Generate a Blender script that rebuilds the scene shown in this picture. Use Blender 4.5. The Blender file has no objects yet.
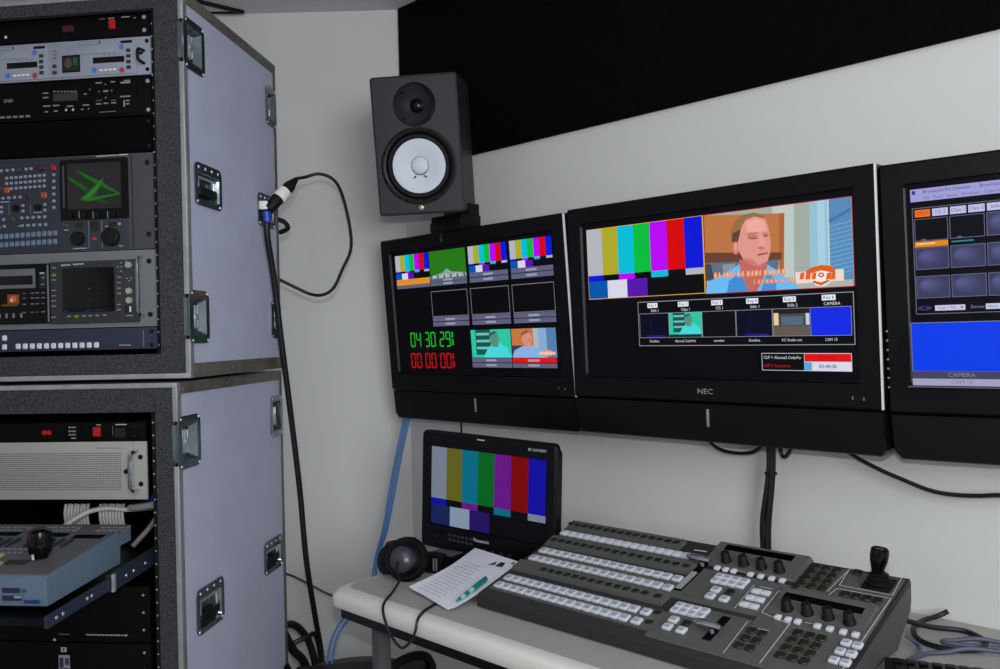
import bpy, bmesh, math, random
from mathutils import Vector, Matrix
from mathutils.geometry import tessellate_polygon
random.seed(7)
PI = math.pi
COL = bpy.context.scene.collection
R = math.radians

# ---------------------------------------------------------------- materials
def lin(c):
    c = c / 255.0
    return c / 12.92 if c <= .04045 else ((c + .055) / 1.055) ** 2.4
def rgb(r, g, b): return (lin(r), lin(g), lin(b), 1.0)

def mat(name, col, rough=.5, metal=0., spec=.5, noise=None, bump=None, coat=0.):
    """noise=(scale, amount) varies the colour a little; bump=(scale, strength)."""
    m = bpy.data.materials.new(name); m.use_nodes = True
    nt = m.node_tree; p = nt.nodes['Principled BSDF']
    p.inputs['Base Color'].default_value = rgb(*col)
    p.inputs['Roughness'].default_value = rough
    p.inputs['Metallic'].default_value = metal
    p.inputs['Specular IOR Level'].default_value = spec
    if coat: p.inputs['Coat Weight'].default_value = coat
    tc = nt.nodes.new('ShaderNodeTexCoord')
    if noise:
        n = nt.nodes.new('ShaderNodeTexNoise'); n.inputs['Scale'].default_value = noise[0]
        n.inputs['Detail'].default_value = 4
        nt.links.new(tc.outputs['Object'], n.inputs['Vector'])
        rmp = nt.nodes.new('ShaderNodeMapRange')
        rmp.inputs['From Min'].default_value = .3; rmp.inputs['From Max'].default_value = .7
        rmp.inputs['To Min'].default_value = 1 - noise[1]; rmp.inputs['To Max'].default_value = 1 + noise[1]
        nt.links.new(n.outputs['Fac'], rmp.inputs['Value'])
        mx = nt.nodes.new('ShaderNodeVectorMath'); mx.operation = 'SCALE'
        mx.inputs[0].default_value = rgb(*col)[:3]
        nt.links.new(rmp.outputs['Result'], mx.inputs['Scale'])
        nt.links.new(mx.outputs['Vector'], p.inputs['Base Color'])
    if bump:
        n = nt.nodes.new('ShaderNodeTexNoise'); n.inputs['Scale'].default_value = bump[0]
        n.inputs['Detail'].default_value = 3
        nt.links.new(tc.outputs['Object'], n.inputs['Vector'])
        b = nt.nodes.new('ShaderNodeBump'); b.inputs['Strength'].default_value = bump[1]
        b.inputs['Distance'].default_value = .003
        nt.links.new(n.outputs['Fac'], b.inputs['Height'])
        nt.links.new(b.outputs['Normal'], p.inputs['Normal'])
    return m

def attr_mat(name, emit):
    m = bpy.data.materials.new(name); m.use_nodes = True
    nt = m.node_tree; p = nt.nodes['Principled BSDF']
    a = nt.nodes.new('ShaderNodeVertexColor'); a.layer_name = 'Col'
    p.inputs['Roughness'].default_value = .35
    if emit:
        p.inputs['Base Color'].default_value = (.004, .004, .005, 1)
        p.inputs['Specular IOR Level'].default_value = .06
        nt.links.new(a.outputs['Color'], p.inputs['Emission Color'])
        p.inputs['Emission Strength'].default_value = 1.0
    else:
        p.inputs['Roughness'].default_value = .5
        nt.links.new(a.outputs['Color'], p.inputs['Base Color'])
    return m

M = dict(
    wall=mat('painted_wall', (204, 205, 205), .6, spec=.25, noise=(3, .02), bump=(60, .12)),
    ceil=mat('ceiling_paint', (206, 206, 210), .8, spec=.2, noise=(5, .02)),
    floor=mat('floor_vinyl', (176, 173, 168), .5, noise=(6, .1)),
    felt=mat('black_felt', (8, 8, 11), .95, spec=.05, noise=(40, .2), bump=(300, .3)),
    laminate=mat('grey_laminate', (176, 181, 204), .42, spec=.4, noise=(7, .05), bump=(90, .06)),
    foam=mat('charcoal_foam', (58, 58, 63), .95, spec=.15, noise=(240, .55), bump=(350, .5)),
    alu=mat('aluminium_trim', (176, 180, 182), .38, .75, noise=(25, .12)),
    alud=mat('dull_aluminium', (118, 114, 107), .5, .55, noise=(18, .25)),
    zinc=mat('zinc_plate', (128, 142, 146), .2, .92, noise=(30, .1)),
    rubber=mat('black_rubber', (13, 13, 15), .6, spec=.25),
    inner=mat('black_interior', (4, 4, 5), .9, spec=.08),
    black=mat('black_plastic', (8, 8, 10), .4, spec=.2, bump=(500, .05)),
    tvblack=mat('bezel_plastic', (11, 11, 13), .36, spec=.18),
    gloss=mat('gloss_black', (5, 5, 6), .15, spec=.35),
    dgrey=mat('dark_grey_metal', (42, 43, 46), .5, spec=.4, noise=(60, .06)),
    console=mat('console_grey', (82, 83, 80), .5, spec=.35, noise=(90, .05)),
    consoled=mat('console_dark_strip', (58, 58, 58), .5, spec=.35),
    raised=mat('console_light_grey', (86, 84, 85), .5, spec=.35),
    key=mat('white_key', (200, 204, 212), .35, spec=.5),
    legend=mat('key_legend', (120, 128, 150), .5),
    olive=mat('unlit_key', (30, 36, 24), .3, spec=.5),
    line=mat('white_print', (190, 192, 192), .6),
    grey=mat('rack_grey', (102, 106, 110), .5, spec=.35, noise=(50, .03)),
    slate=mat('slate_panel', (60, 62, 68), .5, spec=.35),
    blue=mat('blue_grey_panel', (36, 44, 62), .5, spec=.35),
    silver=mat('silver_panel', (140, 146, 162), .4, .1),
    cream=mat('cream_panel', (150, 151, 147), .5, spec=.3),
    hole=mat('perforation', (40, 41, 42), .9, spec=0.),
    steel=mat('steel', (200, 205, 214), .28, .75),
    desk=mat('desk_laminate', (162, 161, 157), .5, spec=.3, noise=(120, .03)),
    lip=mat('desk_edge', (208, 205, 201), .45, spec=.3),
    legm=mat('desk_leg', (76, 74, 77), .45, spec=.4),
    spk=mat('speaker_vinyl', (44, 44, 50), .5, spec=.35, bump=(260, .25)),
    cone=mat('white_cone', (206, 212, 224), .55, spec=.25),
    gold=mat('gold_badge', (190, 175, 130), .3, .6),
    paper=mat('paper', (226, 227, 238), .8, spec=.1),
    ink=mat('ink', (12, 12, 14), .7),
    faint=mat('faint_print', (165, 166, 182), .8),
    teal=mat('teal_pen', (0, 120, 118), .25, spec=.6),
    clear=mat('pen_barrel', (150, 190, 190), .2, spec=.6),
    cable=mat('black_cable', (15, 16, 18), .45, spec=.4),
    bcable=mat('blue_cable', (84, 132, 190), .4, spec=.4),
    gcable=mat('slate_cable', (72, 76, 98), .45, spec=.4),
    wcable=mat('white_cable', (200, 200, 196), .45, spec=.4),
    chair=mat('grey_fabric', (98, 95, 97), .9, spec=.1, bump=(400, .4)),
    redsw=mat('red_switch', (150, 8, 8), .3),
    conn=mat('white_connector', (222, 222, 220), .4),
    bluec=mat('blue_collar', (30, 60, 170), .4),
    chrome=mat('chrome', (205, 210, 218), .14, 1.0),
    pblack=mat('panel_black', (5, 5, 6), .55, spec=.1),
    screen=attr_mat('screen_image', True),
    paint=attr_mat('panel_print', False),
)
def glow(name, col, s=1.):
    m = bpy.data.materials.new(name); m.use_nodes = True
    p = m.node_tree.nodes['Principled BSDF']
    p.inputs['Base Color'].default_value = rgb(*[c * .4 for c in col])
    p.inputs['Emission Color'].default_value = rgb(*col); p.inputs['Emission Strength'].default_value = s
    return m
M['redled'] = glow('red_lamp', (170, 8, 8), .5)
M['greenled'] = glow('green_lamp', (110, 170, 40), .6)

# ---------------------------------------------------------------- mesh builder
TEXT = {}
def text_mesh(s):
    if s not in TEXT:
        cu = bpy.data.curves.new('lettering', 'FONT'); cu.body = s; cu.resolution_u = 2; cu.align_x = 'CENTER'; cu.align_y = 'CENTER'
        o = bpy.data.objects.new('lettering', cu); COL.objects.link(o)
        dg = bpy.context.evaluated_depsgraph_get(); me = o.evaluated_get(dg).to_mesh()
        TEXT[s] = ([v.co.copy() for v in me.vertices], [tuple(p.vertices) for p in me.polygons])
        o.evaluated_get(dg).to_mesh_clear()
        bpy.data.objects.remove(o); bpy.data.curves.remove(cu)
    return TEXT[s]

class MB:
    def __init__(s):
        s.bm = bmesh.new(); s.cl = s.bm.loops.layers.float_color.new('Col'); s.c = (1, 1, 1, 1)
    def face(s, vs, m=0, smooth=True):
        try: f = s.bm.faces.new(vs)
        except ValueError: return None
        f.material_index = m; f.smooth = smooth
        for l in f.loops: l[s.cl] = s.c
        return f
    def poly(s, pts, m=0):
        return s.face([s.bm.verts.new(p) for p in pts], m, False)
    def merge(s, tmp, m, smooth=True):
        vm = {v: s.bm.verts.new(v.co) for v in tmp.verts}
        for f in tmp.faces: s.face([vm[v] for v in f.verts], m, smooth)
        tmp.free()
    def box(s, x0, x1, y0, y1, z0, z1, m=0, bev=0, seg=2, mtx=None):
        t = bmesh.new(); bmesh.ops.create_cube(t, size=1)
        for v in t.verts:
            v.co = Vector(((x0 + x1) / 2 + v.co.x * (x1 - x0), (y0 + y1) / 2 + v.co.y * (y1 - y0), (z0 + z1) / 2 + v.co.z * (z1 - z0)))
        if bev: bmesh.ops.bevel(t, geom=list(t.edges), offset=bev, segments=seg, affect='EDGES', profile=.5)
        if mtx is not None: bmesh.ops.transform(t, matrix=mtx, verts=t.verts)
        s.merge(t, m); return s
    def cyl(s, p0, p1, r0, r1=None, n=20, m=0, cap=True):
        if r1 is None: r1 = r0
        return s.lathe([(0, 0)] * cap + [(r0, 0), (r1, (Vector(p1) - Vector(p0)).length)] + [(0, (Vector(p1) - Vector(p0)).length)] * cap, p0, Vector(p1) - Vector(p0), n, m)
    def lathe(s, prof, org, axis, n=24, m=0):
        """prof: (radius, height) along axis; m may be a list, one slot per band."""
        q = Vector((0, 0, 1)).rotation_difference(Vector(axis).normalized()); org = Vector(org)
        rings = []
        for r, h in prof:
            if r < 1e-6: rings.append([s.bm.verts.new(org + q @ Vector((0, 0, h)))])
            else: rings.append([s.bm.verts.new(org + q @ Vector((r * math.cos(2 * PI * i / n), r * math.sin(2 * PI * i / n), h))) for i in range(n)])
        for k in range(len(rings) - 1):
            a, b = rings[k], rings[k + 1]; mm = m[k] if isinstance(m, (list, tuple)) else m
            for i in range(n):
                j = (i + 1) % n
                if len(a) == 1 and len(b) == 1: continue
                if len(a) == 1: s.face([a[0], b[j], b[i]][::-1], mm)
                elif len(b) == 1: s.face([a[i], a[j], b[0]], mm)
                else: s.face([a[i], a[j], b[j], b[i]], mm)
        return s
    def tube(s, pts, r, n=8, m=0, smooth=6, closed=False):
        pts = [Vector(p) for p in pts]
        if smooth:
            out = []; N = len(pts)
            for i in range(N - 1):
                p0, p1, p2, p3 = pts[max(i - 1, 0)], pts[i], pts[i + 1], pts[min(i + 2, N - 1)]
                for k in range(smooth):
                    t = k / smooth
                    out.append(.5 * (2 * p1 + (p2 - p0) * t + (2 * p0 - 5 * p1 + 4 * p2 - p3) * t * t + (3 * p1 - p0 - 3 * p2 + p3) * t ** 3))
            out.append(pts[-1]); pts = out
        rings = []; prev = None
        for i, p in enumerate(pts):
            tg = (pts[min(i + 1, len(pts) - 1)] - pts[max(i - 1, 0)]).normalized()
            if prev is None:
                up = Vector((0, 0, 1)) if abs(tg.z) < .9 else Vector((1, 0, 0)); a = tg.cross(up).normalized()
            else: a = (prev - tg * prev.dot(tg)).normalized()
            prev = a; b = tg.cross(a)
            rings.append([s.bm.verts.new(p + r * (math.cos(2 * PI * k / n) * a + math.sin(2 * PI * k / n) * b)) for k in range(n)])
        for a, b in zip(rings, rings[1:]):
            for k in range(n): s.face([a[k], a[(k + 1) % n], b[(k + 1) % n], b[k]], m)
        s.face(rings[0][::-1], m); s.face(rings[-1], m); return s
    def plate(s, outer, holes, f, m=0):
        """flat plate with holes; 2-D loops mapped to 3-D by f."""
        loops = [outer] + list(holes); flat = [p for l in loops for p in l]
        tri = tessellate_polygon([[Vector((p[0], p[1], 0)) for p in l] for l in loops])
        vs = [s.bm.verts.new(f(*p)) for p in flat]
        for t in tri: s.face([vs[i] for i in t], m, False)
        return s
    def ring(s, la, lb, m=0):
        """skin between two 3-D loops of equal length."""
        a = [s.bm.verts.new(p) for p in la]; b = [s.bm.verts.new(p) for p in lb]; n = len(a)
        for i in range(n): s.face([a[i], a[(i + 1) % n], b[(i + 1) % n], b[i]], m)
        return s
    def prism(s, loop, f0, f1, m=0):
        """solid from one 2-D loop mapped by f0 (near) and f1 (far)."""
        s.plate(loop, [], lambda *p: f0(*p), m); s.plate(loop, [], lambda *p: f1(*p), m)
        return s.ring([f0(*p) for p in loop], [f1(*p) for p in loop], m)
    def text(s, t, size, f, m=0, sx=1.):
        vs, ps = text_mesh(t); bv = [s.bm.verts.new(f(v.x * size * sx, v.y * size)) for v in vs]
        for p in ps: s.face([bv[i] for i in p], m, False)
        return s
    def build(s, name, mats, parent=None, loc=None, rot=None, recalc=True):
        if recalc: bmesh.ops.recalc_face_normals(s.bm, faces=s.bm.faces)
        me = bpy.data.meshes.new(name); s.bm.to_mesh(me); s.bm.free()
        for m in (mats if isinstance(mats, (list, tuple)) else [mats]): me.materials.append(M[m] if isinstance(m, str) else m)
        me.set_sharp_from_angle(angle=R(38))
        o = bpy.data.objects.new(name, me); COL.objects.link(o)
        if parent: o.parent = parent
        if loc is not None: o.location = loc
        if rot is not None: o.rotation_euler = rot
        return o

def rrect(x0, x1, y0, y1, r, n=4):
    out = []
    for cx, cy, a in ((x1 - r, y1 - r, 0), (x0 + r, y1 - r, 90), (x0 + r, y0 + r, 180), (x1 - r, y0 + r, 270)):
        for k in range(n + 1):
            t = R(a + 90 * k / n); out.append((cx + r * math.cos(t), cy + r * math.sin(t)))
    return out
def circ(cx, cy, r, n=40): return [(cx + r * math.cos(2 * PI * k / n), cy + r * math.sin(2 * PI * k / n)) for k in range(n)]

def tag(o, label, cat, group=None, kind=None):
    o['label'] = label; o['category'] = cat
    if group: o['group'] = group
    if kind: o['kind'] = kind
    return o
def thing(name, label, cat, loc=(0, 0, 0), rot=(0, 0, 0), group=None):
    o = bpy.data.objects.new(name, None); COL.objects.link(o); o.empty_display_size = .05
    o.location = loc; o.rotation_euler = rot
    return tag(o, label, cat, group)
def inst(o, parent, loc, rot=None, scale=None):
    c = o.copy(); COL.objects.link(c); c.parent = parent; c.location = loc
    if rot is not None: c.rotation_euler = rot
    if scale is not None: c.scale = scale
    return c

def many(name, m, par, spots, shape, rot=None):
    o = None
    for p in spots:
        if o is None: mb = MB(); shape(mb); o = mb.build(name, m, par, p, rot)
        else: inst(o, par, p)
    return o

class Flat:
    """picture or print on a front panel: shapes in x,z at y, each layer a hair prouder."""
    def __init__(s, y=0., step=.0002, f=None):
        s.mb = MB(); s.y = y; s.k = 0; s.step = step; s.f = f or (lambda x, z, y: (x, y, z))
    def lay(s, c):
        s.mb.c = rgb(*c); s.k += 1; yy = s.y - s.k * s.step
        return lambda x, z: s.f(x, z, yy)
    def P(s, pts, c):
        f = s.lay(c); s.mb.plate(list(pts), [], f); return s
    def B(s, x0, x1, z0, z1, c): return s.P([(x0, z0), (x1, z0), (x1, z1), (x0, z1)], c)
    def T(s, t, x, z, size, c, sx=1.):
        f = s.lay(c); s.mb.text(t, size, lambda a, b: f(x + a, z + b), sx=sx); return s
    def E(s, x, z, rx, rz, c, n=20): return s.P([(x + rx * math.cos(2 * PI * k / n), z + rz * math.sin(2 * PI * k / n)) for k in range(n)], c)
    def F(s, x0, x1, z0, z1, w, c):
        for a in ((x0, x1, z0, z0 + w), (x0, x1, z1 - w, z1), (x0, x0 + w, z0, z1), (x1 - w, x1, z0, z1)):
            s.B(*a, c); s.k -= 1
        s.k += 1; return s
    def bars(s, x0, x1, z0, z1, pal):
        w = (x1 - x0) / 7; h = z1 - z0
        for i in range(7): s.B(x0 + i * w, x0 + (i + 1) * w, z0 + h / 3, z1, pal[i]); s.k -= 1
        mid = [pal[6], (4, 4, 6), pal[4], (4, 4, 6), pal[2], (4, 4, 6), pal[0]]
        for i in range(7): s.B(x0 + i * w, x0 + (i + 1) * w, z0 + h * .25, z0 + h / 3, mid[i]); s.k -= 1
        bw = (x1 - x0) * 5 / 28
        low = [pal[7], pal[8], pal[9], (4, 4, 6)]
        for i in range(4):
            s.B(x0 + i * bw, x1 if i == 3 else x0 + (i + 1) * bw, z0, z0 + h * .25, low[i]); s.k -= 1
        s.k += 1; return s
    def build(s, name, mt, parent): return s.mb.build(name, mt, parent, recalc=False)

# ---------------------------------------------------------------- frames of the place
O = Vector((-.316, 2.94, 0)); YW = .775                       # corner of the two walls
DW = Vector((math.cos(YW), -math.sin(YW), 0)); NW = Vector((-math.sin(YW), -math.cos(YW), 0))
def W(s, q, z): return O + s * DW + q * NW + Vector((0, 0, z))    # along the wall, out from it, up
YC = .114                                                      # the road cases stand turned by this much
CX = Vector((math.cos(YC), -math.sin(YC), 0)); CY = Vector((math.sin(YC), math.cos(YC), 0)); C0 = Vector((-.701, 1.92, 0))
def CW(u, y, z): return C0 + u * CX + y * CY + Vector((0, 0, z))

# ---------------------------------------------------------------- the room
H = 2.477
def struct(mb, name, m):
    o = mb.build(name, m); o['kind'] = 'structure'; return o
XL = -2.3; YF = -1.7; e = W(3.2, 0, 0)
def slab(a, b, out, z0=0, z1=H, t=.1):
    mb = MB(); n = Vector((out[0], out[1], 0)).normalized() * t
    a = Vector((a[0], a[1], 0)); b = Vector((b[0], b[1], 0))
    lo = [a, b, b + n, a + n]; k = [mb.bm.verts.new(p + Vector((0, 0, z))) for z in (z0, z1) for p in lo]
    for q in ((0, 1, 2, 3), (4, 5, 6, 7), (0, 1, 5, 4), (1, 2, 6, 5), (2, 3, 7, 6), (3, 0, 4, 7)): mb.face([k[i] for i in q], 0, False)
    return mb
struct(slab(O, e, -NW), 'wall_right', 'wall')
struct(slab((XL, 2.95), O, (0, 1)), 'wall_back', 'wall')
struct(slab((XL, YF), (XL, 2.95), (-1, 0)), 'wall_left', 'wall')
struct(slab((e.x, YF), e, (1, 0)), 'wall_side', 'wall')
struct(slab((XL, YF), (e.x, YF), (0, -1)), 'wall_front', 'wall')
mb = MB(); mb.box(XL - .1, e.x + .1, YF - .1, 3.05, -.06, 0); struct(mb, 'floor', 'floor')
mb = MB(); mb.box(XL - .1, e.x + .1, YF - .1, 3.05, H, H + .06); struct(mb, 'ceiling', 'ceil')
# open ceiling panel with a dark edge, above the case
t = thing('ceiling_panel', 'white triangular ceiling panel with dark edging above the road case', 'ceiling panel', (-.849, 2.912, H))
tri = [(0, 0), (-.42, -.02), (-.36, -.31)]; inn = [(-.022, -.0065), (-.40, -.0225), (-.352, -.288)]
mb = MB(); f0 = lambda z: (lambda x, y: (x, y, z))
mb.plate(tri, [inn], f0(-.012)); mb.ring([(*p, -.012) for p in tri], [(*p, 0) for p in tri]); mb.ring([(*p, -.012) for p in inn], [(*p, 0) for p in inn])
mb.build('panel_edging', 'rubber', t)
mb = MB(); mb.prism(inn, f0(-.006), f0(0)); mb.build('panel_face', 'lip', t)

# black acoustic board high on the right wall
t = tag(MB().box(.003, 2.75, -.018, 0, 1.915, H - .001, bev=.003).build('acoustic_board', 'felt', None, O, (0, 0, -YW)),
        'large matte black board covering the top of the wall above the televisions', 'wall board')

# ---------------------------------------------------------------- televisions
PAL = [(178, 180, 190), (172, 168, 40), (0, 188, 214), (0, 188, 58), (184, 0, 244), (212, 0, 4), (4, 22, 212), (0, 84, 170), (214, 214, 232), (84, 20, 168)]
GR = (92, 94, 122)
def tv(label, loc, rot, mount, picture, brand=False, fit=lambda x, z, y: (x, y, z)):
    t = thing('television', label, 'television', loc, rot, 'televisions in a row on the wall')
    hw, hz, ix, iz0, iz1 = .395, .2435, .350, -.192, .202
    mb = MB(); f = lambda y: (lambda x, z: (x, y, z))
    oc = rrect(-hw + .004, hw - .004, -hz + .004, hz - .004, .003, 2); of = rrect(-hw, hw, -hz, hz, .005, 2)
    ic = rrect(-ix, ix, iz0, iz1, .002, 2)
    mb.plate(oc, [ic], f(0)); mb.ring([f(0)(*p) for p in oc], [f(.004)(*p) for p in of]); mb.ring([f(.004)(*p) for p in of], [f(.045)(*p) for p in of])
    icb = rrect(-ix + .002, ix - .002, iz0 + .002, iz1 - .002, .002, 2)
    mb.ring([f(0)(*p) for p in ic], [f(.010)(*p) for p in icb])
    mb.build('bezel', 'tvblack', t)
    mb = MB(); mb.box(-.33, .33, .045, .062, -.215, .215, bev=.008); mb.build('rear_housing', 'black', t)
    mb = MB(); mb.box(-.15, .15, .0623, mount, -.12, .12, bev=.004); mb.build('wall_mount', 'inner', t)
    for sx in (1,):
        mb = MB(); mb.box(hw - .0030, hw + .0004, -.0030, .002, -hz + .002, hz - .002); mb.build('side_trim', mat('pale_trim', (214, 219, 222), .35, spec=.4), t)
    mb = MB(); mb.box(-ix - .0012, -ix + .0016, -.0012, .006, iz0 + .01, iz1 - .008); mb.build('lit_reveal_strip', mat('lit_reveal_grey', (74, 74, 78), .4), t)  # lighter grey strip paints the light on the black bezel's inner left side
    # speaker bar slung below
    mb = MB(); L0 = [(-.393, -.2462), (.393, -.2462), (.393, -.325), (.384, -.3365), (-.375, -.3365), (-.389, -.321)]
    L1 = [(x * .996, z + (.003 if z < -.3 else -.002)) for x, z in L0]
    mb.plate(L1, [], f(.004)); mb.ring([f(.004)(*p) for p in L1], [f(.009)(*p) for p in L0]); mb.ring([f(.009)(*p) for p in L0], [f(.07)(*p) for p in L0]); mb.plate(L0, [], f(.07))
    sb = mb.build('speaker_bar', 'black', t)
    mb = MB(); mb.box(-.0045, .0025, .0008, .004, -.300, -.259, bev=.001); mb.build('indicator', 'alu', sb)
    # picture
    sc = Flat(.0085); sc.B(-ix + .001, ix - .001, iz0 + .001, iz1 - .001, (3, 3, 6)); sc.f = fit; picture(sc); sc.build('screen', 'screen', t)
    # small printed marks
    ic2 = Flat(-.0002)
    for i, z in enumerate((-.222, -.2205)): ic2.B(.355 - i * .022, .360 - i * .022 - .002, z - .003, z + .004, (110, 112, 116))
    for i in range(7 if picture is pic_switcher else 0): ic2.B(-.3935, -.3895, -.083 - i * .0185, -.079 - i * .0185, (120, 122, 128))
    ic2.build('icons', 'paint', t)
    if brand:
        lo = Flat(-.0002); lo.T('NEC', -.004, -.2185, .017, (150, 150, 152), 1.25); lo.build('logo', 'paint', t)
    return t

def seven(fl, s, x, z, w, h, c, dim):
    seg = {'0': 'abcdef', '1': 'bc', '2': 'abged', '3': 'abgcd', '4': 'fgbc', '5': 'afgcd', '6': 'afgedc', '7': 'abc', '8': 'abcdefg', '9': 'abcdfg'}
    t = h * .105
    for ch in s:
        if ch == ' ': x += w * .55; continue
        if ch == 's':
            fl.B(x, x + w * .3, z + h * .1, z + h * .5, c); fl.B(x, x + w * .3, z + h * .6, z + h * .95, c); x += w * .4; continue
        box = dict(a=(x + t, x + w - t, z + h - t, z + h), d=(x + t, x + w - t, z, z + t), g=(x + t, x + w - t, z + h / 2 - t / 2, z + h / 2 + t / 2),
                   f=(x, x + t, z + h / 2 + t * .2, z + h - t * .4), b=(x + w - t, x + w, z + h / 2 + t * .2, z + h - t * .4),
                   e=(x, x + t, z + t * .4, z + h / 2 - t * .2), c=(x + w - t, x + w, z + t * .4, z + h / 2 - t * .2))
        for k in 'abcdefg':
            if k in seg[ch]: fl.B(*box[k], c); fl.k -= 1
        x += w * 1.22
    fl.k += 1

def man(s, x0, x1, z0, z1, teal=False):
    w = x1 - x0; h = z1 - z0; P = lambda *uv: [(x0 + u * w, z0 + v * h) for u, v in uv]
    if teal:
        s.B(x0, x1, z0, z1, (44, 196, 160))
        s.B(x0 + .12 * w, x0 + .5 * w, z0 + .1 * h, z1, (16, 84, 84))
        for v in (.3, .55, .8): s.B(x0 + .14 * w, x0 + .48 * w, z0 + v * h, z0 + (v + .09) * h, (110, 190, 180))
        sh, sk, hr = (70, 214, 216), (86, 140, 122), (40, 100, 80)
    else:
        s.B(x0, x1, z0, z1, (170, 180, 190)); s.B(x0, x0 + .5 * w, z0 + .4 * h, z1, (198, 116, 64))
        s.B(x0 + .62 * w, x0 + .8 * w, z0, z1, (130, 170, 210)); s.B(x0 + .8 * w, x1, z0, z1, (84, 124, 176))
        sh, sk, hr = (132, 176, 226), (214, 140, 120), (140, 90, 60)
        s.B(x0, x0 + .25 * w, z0 + .1 * h, z0 + .42 * h, (60, 60, 76))
    s.P(P((.3, 0), (.42, .32), (.55, .5), (.72, .52), (.92, .34), (1, 0)) if teal else P((0, 0), (.05, .25), (.25, .4), (.5, .42), (.68, .2), (.72, 0)), sh)
    cx = .60 if teal else .36
    s.P(P((cx - .07, .38), (cx + .1, .38), (cx + .08, .6), (cx - .06, .6)), sk)
    s.E(x0 + cx * w, z0 + .66 * h, .12 * w, .24 * h, sk)
    s.P(P((cx - .13, .68), (cx - .12, .86), (cx, .95), (cx + .1, .9), (cx + .02, .85), (cx - .08, .78)), hr)
    if not teal:
        s.E(x0 + .42 * w, z0 + .6 * h, .02 * w, .04 * h, (190, 100, 90))
        s.E(x0 + .8 * w, z0 + .16 * h, .13 * w, .1 * h, (236, 150, 90)); s.B(x0 + .62 * w, x0 + .98 * w, z0 + .1 * h, z0 + .2 * h, (240, 190, 160))

def label2(s, x0, x1, z0, z1, c2=None):
    m = (z0 + z1) / 2; s.B(x0, x1, m + .001, z1, c2 or GR); s.B(x0, x1, z0, m - .001, GR)
    w = x1 - x0
    for z in ((m + z1) / 2, (m + z0) / 2): s.B(x0 + .36 * w, x0 + .62 * w, z - .003, z + .003, (150, 152, 176)); s.k -= 1
    s.k += 1

def pic_multiview(s):
    top = ((-.333, -.167), (-.163, .003), (.017, .177), (.190, .349))
    for i, (a, b) in enumerate(top):
        if i == 1:
            s.B(a, b, .083, .189, (38, 118, 20)); s.B(a, b, .083, .118, (30, 84, 34))
            s.P([(a, .112), (a + .06, .122), (a + .08, .133), (a + .1, .122), (b, .116), (b, .104), (a, .103)], (140, 160, 160))
            for k in range(16): s.B(a + .004 + k * .010, a + .009 + k * .010, .100 + .004 * (k % 3), .112 + .004 * (k % 2), (196, 206, 212) if k % 3 else (40, 60, 60)); s.k -= 1
            s.k += 1
            s.B(a, b, .0828, .094, (24, 96, 70))
        else: s.bars(a, b, .112, .189, PAL)
        if i == 0: s.B(a, b, .094, .112, (226, 140, 30)); s.B(a, b, .083, .094, GR)
        else: label2(s, a, b, .083, .112 if i != 1 else .105)
    for a, b in top[1:]:
        s.F(a, b, -.012, .067, .0022, (116, 112, 114)); label2(s, a, b, -.041, -.013)
    man(s, .007, .172, -.137, -.056, True); label2(s, .007, .172, -.166, -.138)
    man(s, .178, .345, -.137, -.056); label2(s, .178, .345, -.165, -.138, (226, 16, 20))
    seven(s, '04 30 29s', -.272, -.104, .0236, .047, (30, 168, 42), 0)
    seven(s, '00 00 00s', -.276, -.170, .0238, .048, (176, 8, 20), 0)
    s.B(-.268 + .0, -.075, -.1125, -.1115, (10, 40, 12))

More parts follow.
